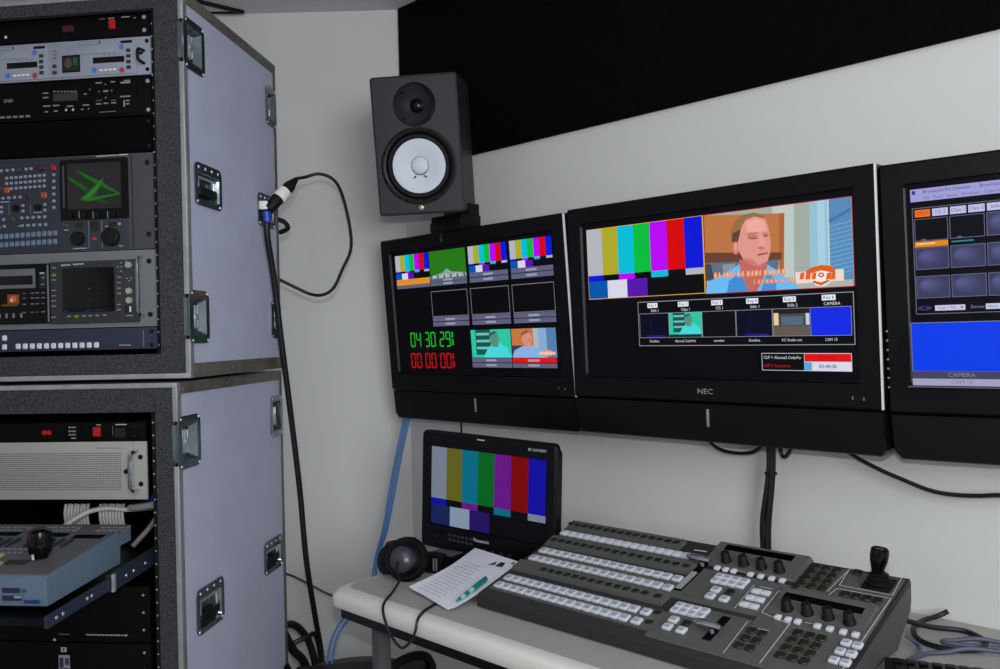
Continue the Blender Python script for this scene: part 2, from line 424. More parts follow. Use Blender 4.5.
def pic_program(s):
    s.B(-.336, .007, .0105, .189, (230, 170, 60)); s.bars(-.335, .004, .012, .188, PAL)
    x0, x1, z0, z1 = .010, .348, .0095, .188
    s.B(x0 - .002, x1 + .002, z0 - .002, z1 + .002, (150, 10, 24))
    def q(x, y):
        u = (x - 25 - (y - 200) * .03) / 808. + .026 * min(1, max(0, (x - 20) / 150)) * min(1, max(0, (860 - x) / 200)); a = 200 - 95 * u; b = 630 - 50 * u; v = (y - a) / (b - a)
        u = min(max(u, 0), 1); v = min(max(v, 0), 1); return (x0 + u * (x1 - x0), z1 - v * (z1 - z0))
    P = lambda c, *pts: s.P([q(*p) for p in pts], c)
    def El(c, x, y, rx, ry, n=18): s.P([q(x + rx * math.cos(2 * PI * k / n), y + ry * math.sin(2 * PI * k / n)) for k in range(n)], c)
    s.B(x0, x1, z0, z1, (160, 172, 164))
    P((188, 200, 196), (400, 150), (520, 135), (520, 560), (470, 570))
    P((188, 116, 66), (20, 180), (465, 188), (460, 402), (25, 405)); P((170, 98, 56), (440, 190), (470, 186), (465, 520), (440, 520))
    P((104, 66, 50), (25, 405), (455, 400), (452, 440), (28, 462))
    P((96, 110, 128), (30, 462), (440, 440), (430, 520), (36, 560)); P((60, 70, 84), (30, 470), (60, 466), (75, 545), (36, 560)); P((136, 146, 158), (120, 470), (190, 462), (190, 520), (130, 530))
    P((150, 192, 208), (600, 100), (850, 60), (850, 600), (606, 600)); P((166, 206, 226), (640, 100), (680, 90), (690, 600), (650, 600)); P((86, 138, 184), (705, 90), (850, 60), (850, 580), (715, 560))
    P((70, 116, 168), (705, 225), (830, 160), (835, 180), (708, 245))
    for k in range(12): P((112, 166, 206), (712, 260 + k * 24), (838, 230 + k * 24), (838, 236 + k * 24), (712, 266 + k * 24))
    P((206, 214, 222), (700, 110), (705, 108), (716, 540), (710, 540))
    P((176, 178, 176), (530, 600), (540, 560), (850, 545), (850, 600)); P((220, 204, 192), (560, 600), (852, 578), (852, 600), (560, 640))
    P((104, 186, 244), (38, 640), (45, 570), (150, 510), (222, 465), (250, 520), (370, 520), (380, 465), (450, 510), (540, 585), (560, 640))
    P((64, 140, 214), (150, 640), (160, 560), (235, 500), (285, 640)); P((66, 144, 220), (345, 640), (380, 500), (430, 560), (430, 640))
    P((192, 104, 98), (222, 440), (380, 450), (372, 510), (325, 610), (300, 625), (270, 610), (228, 505))
    P((222, 150, 138), (225, 262), (250, 218), (310, 200), (370, 215), (388, 260), (402, 340), (398, 400), (384, 446), (345, 476), (295, 470), (245, 440), (218, 390), (210, 330))
    P((236, 170, 156), (262, 235), (320, 215), (368, 232), (378, 285), (330, 290), (270, 290))
    P((208, 122, 116), (240, 430), (300, 440), (330, 470), (384, 446), (345, 478), (292, 472))
    P((150, 108, 70), (178, 345), (174, 285), (200, 230), (250, 196), (310, 184), (360, 196), (374, 218), (312, 206), (262, 224), (238, 262), (226, 300), (216, 350))
    P((96, 66, 46), (182, 346), (184, 300), (234, 274), (226, 312), (212, 352))
    El((210, 132, 122), 203, 378, 17, 36); El((226, 156, 146), 204, 372, 9, 20)
    El((190, 116, 108), 302, 318, 30, 14); El((190, 116, 108), 374, 306, 18, 13); P((140, 78, 74), (278, 322), (328, 324), (328, 328), (278, 327)); P((140, 78, 74), (360, 312), (392, 308), (392, 312), (360, 316))
    P((150, 104, 74), (272, 300), (330, 292), (330, 297), (272, 306))
    P((230, 160, 146), (340, 310), (360, 305), (376, 360), (372, 378), (338, 378)); El((196, 108, 104), 352, 376, 20, 8)
    P((168, 72, 76), (328, 410), (388, 400), (388, 408), (336, 420))
    # lower-third lettering and round badge
    random.seed(4)
    for row, (xa, xb, ya, hh) in enumerate(((85, 490, 545, 34), (305, 530, 575, 28))):
        x = xa
        while x < xb:
            w = random.choice((14, 18, 22, 12)); y = ya - (x - xa) * .065
            P((238, 150, 96) if row == 0 else (232, 140, 80), (x, y), (x + w, y - 2), (x + w - 2, y - hh), (x + 3, y - hh + 3)); s.k -= 1
            P((250, 205, 170), (x + 4, y - 8), (x + w - 5, y - 10), (x + w - 6, y - hh + 10), (x + 6, y - hh + 9)); s.k -= 1
            x += w + random.choice((3, 4, 12))
    s.k += 2
    P((240, 214, 200), (536, 508), (795, 490), (798, 552), (540, 570)); El((244, 236, 232), 672, 525, 62, 58, 26)
    P((226, 92, 24), (590, 505), (620, 482), (672, 468), (725, 474), (752, 498), (745, 512), (672, 498), (598, 520))
    El((250, 240, 236), 672, 522, 26, 22); El((226, 92, 24), 672, 522, 17, 14); El((250, 240, 236), 672, 522, 7, 6)
    for x, w in ((560, 26), (590, 30), (622, 26), (700, 30), (726, 28)): P((228, 98, 30), (x, 548), (x + 5, 512), (x + w, 508), (x + w - 4, 545))
    P((226, 92, 24), (625, 562), (672, 580), (722, 556), (712, 548), (672, 562), (634, 552))
    # key strip
    s.B(-.187, .3445, -.109, -.002, (150, 152, 158)); s.B(-.1855, .343, -.1075, -.0035, (4, 4, 8))
    cells = ((-.182, -.099), (-.096, -.0075), (-.004, .0805), (.084, .169), (.172, .256), (.2575, .342))
    tops = ('Stills 1', 'Clips 1', 'CG 1', 'Stills 1', 'Stills 2', 'CAMERA'); bots = ('Deadline', 'Altoona2 CedarPark', 'scorebar', 'Deadline', 'KC Studio out', 'CAM 10')
    for i, (a, b) in enumerate(cells):
        m = (a + b) / 2
        s.B(a - .001, b + .001, -.0895, -.0305, (146, 146, 156))
        col = ((5, 6, 26), (40, 190, 150), (6, 6, 12), (4, 6, 30), (70, 72, 74), (14, 40, 226))[i]
        s.B(a, b, -.0885, -.0315, col)
        if i == 1: man(s, a, b, -.082, -.0315, True); s.B(a, b, -.0885, -.082, (8, 40, 36))
        if i in (0, 3): s.B(a + .03, a + .034, -.0885, -.04, (10, 12, 60)); s.B(a + .02, b - .01, -.0885, -.083, (20, 24, 130))
        if i == 4:
            s.B(a, b, -.0885, -.068, (96, 88, 78)); s.B(a, b, -.042, -.0315, (30, 30, 30)); s.B(a + .002, a + .013, -.066, -.04, (232, 200, 150)); s.B(b - .01, b - .002, -.066, -.042, (190, 206, 232)); s.B(a + .02, b - .016, -.066, -.048, (84, 104, 120))
        s.B(m - .017, m + .012, -.0175, -.006, (226, 228, 240)); s.T('Key %d' % (i + 1), m - .0025, -.0117, .010, (30, 30, 60))
        s.T(tops[i], m + .004, -.0245, .009, (214, 216, 224)); s.T(bots[i], m, -.0975, .0085, (206, 208, 220), .9 if i != 1 else .8)
    s.B(.144, .341, -.162, -.125, (206, 210, 216)); s.B(.1452, .2405, -.161, -.126, (4, 4, 6))
    s.B(.2415, .3402, -.1425, -.1262, (222, 14, 20)); s.B(.2415, .3402, -.161, -.1438, (214, 216, 234)); s.B(.2415, .257, -.161, -.1438, (70, 170, 226))
    s.T('CLIP 1: Altoona2 CedarPar', .192, -.1345, .0092, (210, 210, 214), .84); s.T('CLIP 2: Countdown', .179, -.152, .0092, (190, 20, 26), .84)
    s.T('00:00:00', .292, -.1345, .011, (170, 10, 14)); s.T('00:48:08', .291, -.1525, .011, (30, 32, 60))

def pic_switcher(s):
    L = (158, 156, 214)
    s.B(-.341, .345, .166, .190, L); s.T('Broadcast Pix Switcher  -  Broadcast Pix Slate', -.237, .1835, .0088, (70, 70, 130)); s.B(-.338, -.332, .180, .187, (50, 50, 140))
    s.T('File   Panel   Setup   Windows   Capture   Logging   Help', -.228, .1715, .0078, (96, 96, 150))
    s.B(-.339, .345, -.0505, .154, (104, 104, 124)); s.B(-.3375, .3435, -.049, .1525, (5, 5, 12))
    tabs = ('CG 1', 'CG 2', 'Clips 1', 'Clips 2', 'Stills', 'Stills 2', 'Fonts', 'Cam', 'Mix', 'Aux', 'Pip')
    for i, tx in enumerate(tabs):
        a = -.334 + i * .0305
        s.B(a, a + .027, .136, .150, (232, 110, 26) if i == 0 else (190, 190, 230)); s.k -= 1
        s.k += 1; s.T(tx, a + .0135, .143, .0085, (120, 50, 10) if i == 0 else (84, 84, 130)); s.k -= 1
    s.k += 2
    for i in range(11):
        a = -.335 + i * .0615; b = a + .058
        for r, (z1, z0) in enumerate(((.1325, .090), (.0775, .0355), (.023, -.0195))):
            s.B(a, b, z0, z1, (104, 104, 134)); dark = r == 0 and i < 2
            s.B(a + .0012, b - .0012, z0 + .0012, z1 - .0012, (5, 5, 12) if dark else (56, 59, 92))
            if not dark: [s.E(a + .0265 - .002 * n, z1 - .019 + .0008 * n, .0245 - .0036 * n, .0175 - .0026 * n, (60 + 5 * n, 63 + 5 * n, 98 + 7 * n), 24) for n in range(6)]
            else: s.B(a + .012, a + .02, z0 + .0012, z0 + .004, (90, 90, 140))
        if i == 0: s.B(a, b, .0785, .089, (226, 134, 30)); s.B(a + .004, a + .036, .0835, .086, (250, 214, 150))
        if i == 1: s.B(a + .003, a + .04, .083, .086, (40, 130, 134))
    s.E(-.312, -.036, .012, .0045, (56, 54, 96)); s.E(-.312, -.036, .004, .003, (20, 20, 60))
    s.B(-.294, -.244, -.0415, -.0315, (196, 196, 226)); s.T('Clips 1 Fill', -.275, -.0365, .007, (110, 110, 150)); s.P([(-.252, -.035), (-.247, -.035), (-.2495, -.0385)], (40, 40, 80))
    s.T('Device', -.224, -.0365, .008, (130, 130, 170)); s.B(-.211, -.150, -.0415, -.0315, (196, 196, 226)); s.T('None', -.200, -.0365, .007, (110, 110, 150))
    for k in (0, 1):
        a = -.337 + k * .345; b = a + .335
        s.B(a, b, -.154, -.0625, (110, 114, 150)); s.B(a + .0015, b - .0015, -.1535, -.064, (4, 60, 232))
        s.B(a, b, -.168, -.154, (66, 66, 92)); s.B(a, b, -.181, -.168, (160, 160, 190))
        tx = ('CAMERA', 'CAM 10') if k == 0 else ('CAMERA', 'CAM 11')
        if k == 0: s.T(tx[0], -.208 - .046, -.161, .0115, (130, 130, 160)); s.T(tx[1], -.254, -.1745, .0105, (120, 120, 150))
    s.B(-.345, .345, -.1845, -.1825, (96, 96, 120))

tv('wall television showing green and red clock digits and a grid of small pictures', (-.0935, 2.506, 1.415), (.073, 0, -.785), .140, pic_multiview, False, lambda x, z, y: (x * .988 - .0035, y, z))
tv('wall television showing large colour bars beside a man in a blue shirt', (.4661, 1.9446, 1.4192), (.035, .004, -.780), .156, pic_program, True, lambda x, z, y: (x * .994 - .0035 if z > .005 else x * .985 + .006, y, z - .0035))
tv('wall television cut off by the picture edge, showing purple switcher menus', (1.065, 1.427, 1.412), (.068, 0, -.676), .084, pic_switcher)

# ---------------------------------------------------------------- loudspeaker and bracket
def speaker():
    t = thing('loudspeaker', 'black studio loudspeaker with white woofer cone up by the wall corner', 'loudspeaker', (-.223, 2.42, 1.889), (.166, -.019, -.10))
    f = lambda y: (lambda x, z: (x, y, z)); w, h = .125, .195
    mb = MB(); a = rrect(-w + .007, w - .007, -h + .007, h - .007, .006); b = rrect(-w, w, -h, h, .009)
    horn = circ(0, .113, .061); woof = circ(0, -.058, .109)
    mb.plate(a, [horn, woof], f(0)); mb.ring([f(0)(*p) for p in a], [f(.003)(*p) for p in rrect(-w + .002, w - .002, -h + .002, h - .002, .008)])
    mb.ring([f(.003)(*p) for p in rrect(-w + .002, w - .002, -h + .002, h - .002, .008)], [f(.008)(*p) for p in b]); mb.ring([f(.008)(*p) for p in b], [f(.25)(*p) for p in b]); mb.plate(b, [], f(.25))
    mb.build('cabinet', 'spk', t)
    mb = MB(); mb.lathe([(.061, 0), (.0605, .003), (.055, .012), (.046, .024), (.034, .034), (.021, .042)], (0, 0, .113), (0, 1, 0), 40)
    hn = mb.build('horn', mat('horn_plastic', (38, 38, 44), .3, spec=.5), t)
    mb = MB(); mb.lathe([(.021, .042), (.018, .040), (.014, .036), (.008, .033), (0, .032)], (0, 0, .113), (0, 1, 0), 28); mb.build('tweeter', 'gloss', hn)
    many('screw', 'gloss', hn, [(.052 * math.cos(R(45 + 90 * k)), .012, .113 + .052 * math.sin(R(45 + 90 * k))) for k in range(4)], lambda mb: mb.cyl((0, 0, 0), (0, .008, 0), .004, n=10))
    mb = MB(); mb.lathe([(.109, 0), (.108, -.004), (.100, -.005), (.094, -.002), (.092, .006)], (0, 0, -.058), (0, 1, 0), 48); rg = mb.build('trim_ring', 'black', t)
    for k in range(8):
        an = R(22.5 + 45 * k); x, z = .103 * math.cos(an), -.058 + .103 * math.sin(an)
        if k == 0: mb = MB(); mb.cyl((0, -.0065, 0), (0, -.004, 0), .0035, n=10); sc = mb.build('screw', 'gloss', rg, (x, 0, z))
        else: inst(sc, rg, (x, 0, z))
    mb = MB(); mb.lathe([(.092, .006), (.088, -.001), (.082, -.001), (.077, .006)], (0, 0, -.058), (0, 1, 0), 48); mb.build('surround', 'rubber', t)
    mb = MB(); mb.lathe([(.077, .006), (.074, .005), (.05, .013), (.0255, .021)], (0, 0, -.058), (0, 1, 0), 48); cn = mb.build('woofer_cone', 'cone', t)
    mb = MB(); mb.lathe([(.0255, .020), (.024, .0165), (.018, .012), (.009, .0095), (0, .009)], (0, 0, -.056), (0, 1, 0), 28); mb.build('dust_cap', 'cone', cn)
    mb = MB()
    for sx in (-1, 1):
        mb.prism([(sx * .011, -.0840), (sx * .014, -.0845), (sx * .020, -.0905), (sx * .016, -.0915)], f(.0118), f(.02))
    mb.tube([(.0255 * math.cos(2 * PI * k / 32), .0195, -.056 + .0255 * math.sin(2 * PI * k / 32)) for k in range(33)], .0006, 6, smooth=0)
    mb.build('cone_mark', 'ink', cn)
    mb = MB(); mb.lathe([(.0075, 0), (.0075, -.003), (.006, -.0042), (0, -.005)], (0, 0, -.176), (0, 1, 0), 20); mb.build('badge', 'gold', t)
speaker()
t = thing('wall_bracket', 'black steel wall bracket holding the loudspeaker', 'bracket', W(.40, 0, 1.655), (0, 0, -YW))
mb = MB(); mb.box(-.19, -.09, -.012, -.001, -.01, .11, bev=.003); mb.build('wall_plate', 'black', t)
mb = MB(); mb.box(-.115, -.092, -.105, -.0125, .010, .040, bev=.003); mb.box(-.115, -.04, -.140, -.1055, .010, .040, bev=.003); mb.build('arm', 'black', t)
mb = MB(); mb.box(-.052, .078, -.190, -.105, .0, .046, bev=.004); mb.box(.050, .072, -.150, -.105, .0, .080, bev=.003); cr = mb.build('cradle', 'black', t)
mb = MB(); mb.cyl((-.030, -.17, -.020), (-.030, -.17, 0), .006); mb.cyl((-.030, -.17, -.028), (-.030, -.17, -.018), .010, n=6); mb.build('knob', 'rubber', cr)

# ---------------------------------------------------------------- desk
DR = (0, 0, -YW)
t = thing('desk', 'long light grey desk with a rounded pale edge along the wall', 'desk', W(0, 0, 0), DR)
def desk_outline(a, b, qf, r, n=6):                     # left end at a, front at qf
    out = [(b, -.012), (b, -qf)]
    for k in range(n + 1):
        th = R(270 - 90 * k / n); out.append((a + r + r * math.cos(th), -qf + r + r * math.sin(th)))
    out.append((a, -.012)); return out
mb = MB(); pr = [(.042, .7402), (.038, .7402), (.024, .7394), (.012, .7362), (.004, .730), (.0, .722), (.0, .706), (.003, .700), (.010, .697)]
rings = [[Vector((x, y, z)) for x, y in desk_outline(.524 + d * .6, 2.32 - d * .6, .713 - d, .046)] for d, z in pr]
vs = [[mb.bm.verts.new(p) for p in r] for r in rings]
for k in range(len(vs) - 1):
    for i in range(len(vs[0])): mb.face([vs[k][i], vs[k][(i + 1) % len(vs[0])], vs[k + 1][(i + 1) % len(vs[0])], vs[k + 1][i]], 0 if k > 0 else 1)
mb.face(vs[0], 1, False); mb.face(vs[-1], 0, False)
mb.build('tabletop', ['lip', 'desk'], t)
mb = MB(); mb.box(.556, 2.29, -.690, -.670, .668, .697, bev=.002); mb.box(.556, .576, -.670, -.04, .668, .697, bev=.002); mb.box(2.27, 2.29, -.670, -.04, .668, .697, bev=.002); mb.box(.556, 2.29, -.06, -.04, .668, .697, bev=.002)
mb.build('frame', 'black', t)
for i, (x, y) in enumerate(((.602, -.605), (.602, -.075), (2.24, -.605), (2.24, -.075))):
    if i == 0:
        mb = MB(); mb.box(-.017, .017, -.017, .017, .012, .697, bev=.003); mb.cyl((0, 0, 0), (0, 0, .012), .022, n=16); lg = mb.build('leg', 'legm', t, (x, y, 0))
    else: inst(lg, t, (x, y, 0))

# ---------------------------------------------------------------- field monitor on the desk
PALD = [(112, 122, 138), (92, 92, 26), (0, 102, 126), (0, 96, 28), (98, 18, 128), (116, 0, 0), (12, 8, 152), (20, 32, 82), (126, 142, 162), (34, 14, 92)]
t = thing('monitor', 'small black field monitor showing dim colour bars, standing on the desk', 'monitor', (-.0485, 2.206, .933), (-.012, .040, -.628))
f = lambda y: (lambda x, z: (x, y, z))
mb = MB(); oc = rrect(-.215, .210, -.166, .142, .010); of = rrect(-.220, .215, -.171, .147, .014); ic = rrect(-.1885, .1905, -.1075, .1075, .002)
mb.plate(oc, [ic], f(0)); mb.ring([f(0)(*p) for p in oc], [f(.006)(*p) for p in of]); mb.ring([f(.006)(*p) for p in of], [f(.020)(*p) for p in of]); ib = rrect(-.195, .190, -.15, .125, .012); mb.ring([f(.020)(*p) for p in of], [f(.034)(*p) for p in ib]); mb.ring([f(.034)(*p) for p in ib], [f(.07)(*p) for p in ib]); mb.plate(ib, [], f(.07)); mb.ring([f(0)(*p) for p in ic], [f(.007)(*p) for p in ic])
mb.build('housing', 'tvblack', t)
s = Flat(.006); s.B(-.188, .190, -.1065, .1065, (3, 3, 6)); s.bars(-.1875, .1835, -.1045, .1045, PALD); s.build('screen', 'screen', t)
s = Flat(-.0003); s.T('Panasonic', -.01, -.1265, .013, (206, 208, 212)); s.T('BT-LH1700W', .160, .127, .0095, (200, 202, 206)); s.B(-.028, -.004, .1355, .1385, (190, 192, 196)); s.build('logo', 'paint', t)
for i in range(12):
    x, z = -.115 + (i % 6) * .0145, -.127 - (i // 6) * .012
    if i == 0: mb = MB(); mb.box(-.005, .005, -.003, .002, -.0035, .0035, bev=.001); bt = mb.build('button', 'dgrey', t, (x, 0, z))
    else: inst(bt, t, (x, 0, z))
for x in (-.027, .0, .027, .054, .081): inst(bt, t, (x, 0, -.149))
mb = MB(); mb.cyl((-.155, -.010, -.132), (-.155, .001, -.132), .009, .010); mb.build('dial', 'rubber', t)
mb = MB(); mb.box(-.05, .05, .03, .06, -.188, -.165, bev=.003); mb.box(-.12, .12, -.02, .12, -.1945, -.186, bev=.003); mb.build('stand', 'black', t, None, (.012, -.040, 0))

# ---------------------------------------------------------------- production switcher console
PF = W(.919, .579, .772); PB = W(.919, .235, .872)
SL = math.asin((.872 - .772) / (PB - PF).length)
t = thing('switcher_console', 'wide grey video switcher console full of white keys on the desk', 'switcher', W(.919, .579, .74), DR)
# local: x along desk, y to wall, z up; the top plane climbs towards the wall
def K(u, v, h=0.): return Vector((u, v * math.cos(SL) - h * math.sin(SL), .032 + v * math.sin(SL) + h * math.cos(SL)))
CR = (SL, 0, 0)
LEN = .36
mb = MB(); prof = [(.0, .004), (-.002, .026), (.004, .0315), (LEN * math.cos(SL), .032 + LEN * math.sin(SL)), (LEN * math.cos(SL) + .006, .032 + LEN * math.sin(SL) - .008), (LEN * math.cos(SL) + .004, .032 + LEN * math.sin(SL) - .045), (LEN * math.cos(SL) - .022, .004)]
a = [Vector((.0, y, z)) for y, z in prof]; b = [Vector((.797 if z > .02 else .780, y, z)) for y, z in prof]
mb.ring(a, b); mb.poly(a); mb.poly(b[::-1])
mb.build('chassis', mat('console_fascia', (44, 44, 46), .5, spec=.3), t)
mb = MB(); mb.box(.012, .770, .014, .330, 0, .004); mb.build('base_plate', 'rubber', t)
ck = [Vector((.7978 if z > .02 else .7815, y + (.006 if y < .1 else -.006), max(z - .012, .008))) for y, z in prof]; mb = MB(); mb.poly(ck); mb.ring(ck, [p + Vector((-.003, 0, 0)) for p in ck]); mb.build('side_cheek', 'raised', t)
def slabp(u0, u1, v0, v1, h, name, m, bev=.0015, hb=None):
    """low plate on the top plane, height h at front, hb at the rear edge."""
    hb = h if hb is None else hb; mb = MB()
    lo = [K(u0, v0, -.001), K(u1, v0, -.001), K(u1, v1, -.001), K(u0, v1, -.001)]
    hi = [K(u0 + bev, v0 + bev, h), K(u1 - bev, v0 + bev, h), K(u1 - bev, v1 - bev, hb), K(u0 + bev, v1 - bev, hb)]
    mb.ring(lo, hi); mb.poly(hi); return mb.build(name, m, t)
# stepped bus strips: each key bank is lower, each name strip stands a little proud
for v0, v1 in ((.028, .094), (.150, .216), (.276, .306)): slabp(.012, .420 if v0 > .1 else .440, v0, v1, .0025, 'key_bank', 'console')
for v0, v1, u1 in ((.110, .146, .412), (.230, .268, .404), (.314, .348, .330)): slabp(.006, u1, v0, v1, .006, 'name_strip', 'console', .002, .010)
slabp(.436, .800 - .20, .012, .130, .003, 'effects_panel', 'console')
slabp(.405, .612, .146, .262, .003, 'effects_panel', 'console')
slabp(.600, .794, .012, .238, .004, 'device_panel', 'console')
slabp(.624, .690, .256, .352, .003, 'device_panel', 'console')
slabp(.692, .792, .240, .352, .003, 'joystick_panel', 'console')
def display(u0, u1, v0, v1, lu0, lu1, lv0, lv1):
    o = slabp(u0, u1, v0, v1, .004, 'display_housing', 'raised', .004, .011)
    mb = MB(); k = lambda u, v, d: K(u, v, .004 + (v - v0) / (v1 - v0) * .007 + d)
    q = [k(lu0, lv0, .0004), k(lu1, lv0, .0004), k(lu1, lv1, .0004), k(lu0, lv1, .0004)]
    mb.poly(q); mb.ring(q, [p - Vector((0, 0, .003)) for p in q]); w = mb.build('display_window', 'gloss', o)
    return o
display(.404, .612, .278, .366, .428, .580, .336, .355)
display(.606, .786, .160, .244, .619, .766, .208, .226)
# white keys
mb = MB(); mb.box(-.0107, .0107, -.0100, .0100, 0, .0065, 0, .0022, 2)
mb.poly([(-.0070, -.0062, .0067), (.0070, -.0062, .0067), (.0070, .0062, .0067), (-.0070, .0062, .0067)], 1)
for x0, y0, x1, y1 in ((-.003, -.0045, .001, -.001), (.001, -.001, .0035, -.0042)):
    d = Vector((x1 - x0, y1 - y0)).normalized() * .0006; n = Vector((-d.y, d.x))
    mb.poly([(x0 + n.x, y0 + n.y, .0069), (x0 - n.x, y0 - n.y, .0069), (x1 - n.x, y1 - n.y, .0069), (x1 + n.x, y1 + n.y, .0069)], 2)
key0 = mb.build('key', ['key', mat('key_face', (164, 172, 184), .4), mat('key_mark', (70, 76, 92), .6)], t)
kspots = []
for v in (.043, .076, .165, .202): kspots += [((.034 if v < .1 else .030) + i * .0226, v - (.003 if v < .1 else 0), .0025, 1) for i in range(16)] + [(.402 if v < .1 else .3945, v - (.003 if v < .1 else 0), .0025, .95)]
for (bx, by, dx) in ((.452, .100, .0), (.472, .222, .0)):
    kspots += [(bx + i * .0182, by + j * .017, .003, .84) for j in range(2) for i in range(4)]
kspots += [(.467, .070, .003, .86), (.468, .046, .003, .86), (.498, .046, .003, .86), (.489, .192, .003, .86), (.490, .168, .003, .86), (.520, .168, .003, .86)]
kspots += [(u, v, .004, .76) for u in (.773, .7915) for v in (.121, .095, .069)]
for i, (u, v, h, sc) in enumerate(kspots):
    if i == 0: key0.location = K(u, v, h); key0.rotation_euler = CR
    else: inst(key0, t, K(u, v, h), CR, (sc, sc, 1) if sc != 1 else None)
rest = [(.024 + i * .0226, .290, .0025, 1, 1) for i in range(16)] + [(u, .265, .004, .55, .62) for u in (.452, .471, .489, .526, .548, .571, .593)] + [(u, .148, .004, .55, .62) for u in (.639, .658, .676, .712, .734, .757, .778)]
rest += [(.564 + k % 2 * .019 + (k // 2) * .0035 * 0, .165 + (k // 2) * .0245, .003, .88, .72) for k in range(6)]
mb = MB()
for u, v, h, sx, sy in rest:
    mt = Matrix.Translation(K(u, v, h)) @ Matrix.Rotation(SL, 4, 'X') @ Matrix.Diagonal((sx, sy, 1, 1)); mb.box(-.0105, .0105, -.0098, .0098, 0, .0065, 0, .0022, 2, mt)
mb.build('key', 'key', t)['kind'] = 'stuff'
# dark name windows and unlit keys
mb = MB(); mb.box(-.0075, .0075, -.006, .006, 0, .0022, 0, .0008, 1); win = None
spots = [(.012 + i * .0216, .331, .0078) for i in range(15)] + [(.024 + i * .0226, .249, .0078) for i in range(16)] + [(.093 + i * .0226, .127, .0078) for i in range(13)] + [(.388, .249, .0078), (.396, .127, .0078), (.421, .083, .0025), (.424, .049, .0025)]
for i, (u, v, h) in enumerate(spots):
    if win is None: win = mb.build('name_window', 'olive', t, K(u, v, h), CR)
    else: inst(win, t, K(u, v, h), CR)
mb = MB(); mb.box(-.0078, .0078, -.0085, .0085, 0, .004, 0, .001, 1); dk = None
spots = [(.688 + i * .021, .119 - j * .0233, .004) for i in range(3) for j in range(4)] + [(.627 + i * .0212, .339 - j * .0232, .003) for i in range(3) for j in range(4)]
spots += [(.613 + i * .021, .094 - j * .0238, .004) for i in range(2) for j in range(3)] + [(.714 + i * .0195, .2645, .003) for i in range(4)] + [(.707, .344, .003), (.493, .071, .003), (.517, .196, .003)]
for i, (u, v, h) in enumerate(spots):
    if dk is None: dk = mb.build('unlit_key', 'olive', t, K(u, v, h), CR)
    else: inst(dk, t, K(u, v, h), CR)
# rotary knobs
mb = MB(); mb.lathe([(.0115, 0), (.0110, .004), (.0095, .006), (.009, .019), (.0075, .021), (0, .0215)], (0, 0, 0), (0, 0, 1), 20); mb.box(-.001, .001, .004, .009, .0205, .0222)
kn = None
for u, v in [(.455, .298), (.495, .297), (.534, .297), (.572, .298), (.642, .179), (.680, .179), (.718, .180), (.756, .179)]:
    if kn is None: kn = mb.build('rotary_knob', 'rubber', t, K(u, v, .006), CR)
    else: inst(kn, t, K(u, v, .006), CR)
# two fader levers
for u, v0, v1, vl in ((.415, .165, .300, .268), (.551, .040, .120, .064)):
    mb = MB()
    for q in ([(u - .009, v0), (u + .009, v0), (u + .009, v1), (u - .009, v1)],): mb.poly([K(a, b, .0034) for a, b in q])
    sl = mb.build('fader_slot', 'inner', t)
    mb = MB(); mb.tube([K(u, vl, .002), K(u, vl, .016)], .004, 10, smooth=0); st = mb.build('lever_stem', 'steel', t)
    mb = MB(); mb.lathe([(0, -.030), (.004, -.0295), (.0068, -.018), (.0078, 0), (.0068, .018), (.004, .0295), (0, .030)], K(u - .006, vl, .020), Vector((1, -.12, 0)), 20); mb.build('lever_grip', 'chrome', st)
mb = MB(); q = [(.408, .172), (.420, .172), (.420, .238), (.408, .238)]; mb.prism(q, lambda a, b: K(a, b, .0036), lambda a, b: K(a, b, .006)); mb.build('fader_guide', 'cream', t)
# printed guide lines
def strip(mb, pts, w=.0008, h=.0045):
    for (a, b), (c, d) in zip(pts, pts[1:]):
        n = Vector((-(d - b), c - a)).normalized() * w; mb.poly([K(a + n.x, b + n.y, h), K(a - n.x, b - n.y, h), K(c - n.x, d - n.y, h), K(c + n.x, d + n.y, h)])
mb = MB(); strip(mb, [(.593, .120), (.599, .016)]); strip(mb, [(.548, .238), (.551, .148)]); strip(mb, [(.622, .232), (.600, .232), (.603, .155), (.664, .140), (.667, .016)])
strip(mb, [(.690, .354), (.694, .290), (.790, .290), (.786, .352), (.692, .355)]); strip(mb, [(.690, .252), (.694, .278), (.791, .279), (.792, .014)]); strip(mb, [(.682, .262), (.690, .352)])
strip(mb, [(.620, .106), (.640, .107)], .001); strip(mb, [(.560, .234), (.588, .235)], .001); strip(mb, [(.365, .320), (.395, .322)], .002); strip(mb, [(.492, .272), (.515, .272)]); strip(mb, [(.685, .155), (.712, .155)])
mb.build('printed_lines', 'line', t)
# joystick
mb = MB(); mb.lathe([(.023, 0), (.024, .005), (.019, .007), (.021, .011), (.016, .014), (.018, .018), (.013, .021), (.009, .026), (0, .027)], K(.757, .317, .006), Vector((0, 0, 1)), 24)
mb.box(-.026, .026, -.022, .022, 0, .005, 0, .002, 2, Matrix.Translation(K(.757, .317, .003)) @ Matrix.Rotation(SL, 4, 'X')); js = mb.build('joystick_boot', 'rubber', t)
mb = MB(); mb.lathe([(0, 0), (.010, .0), (.012, .010), (.0155, .022), (.0165, .034), (.016, .044), (.013, .047), (.012, .045), (0, .045)], K(.757, .317, .028), Vector((.12, .05, 1)), 20); mb.build('joystick', 'gloss', js)

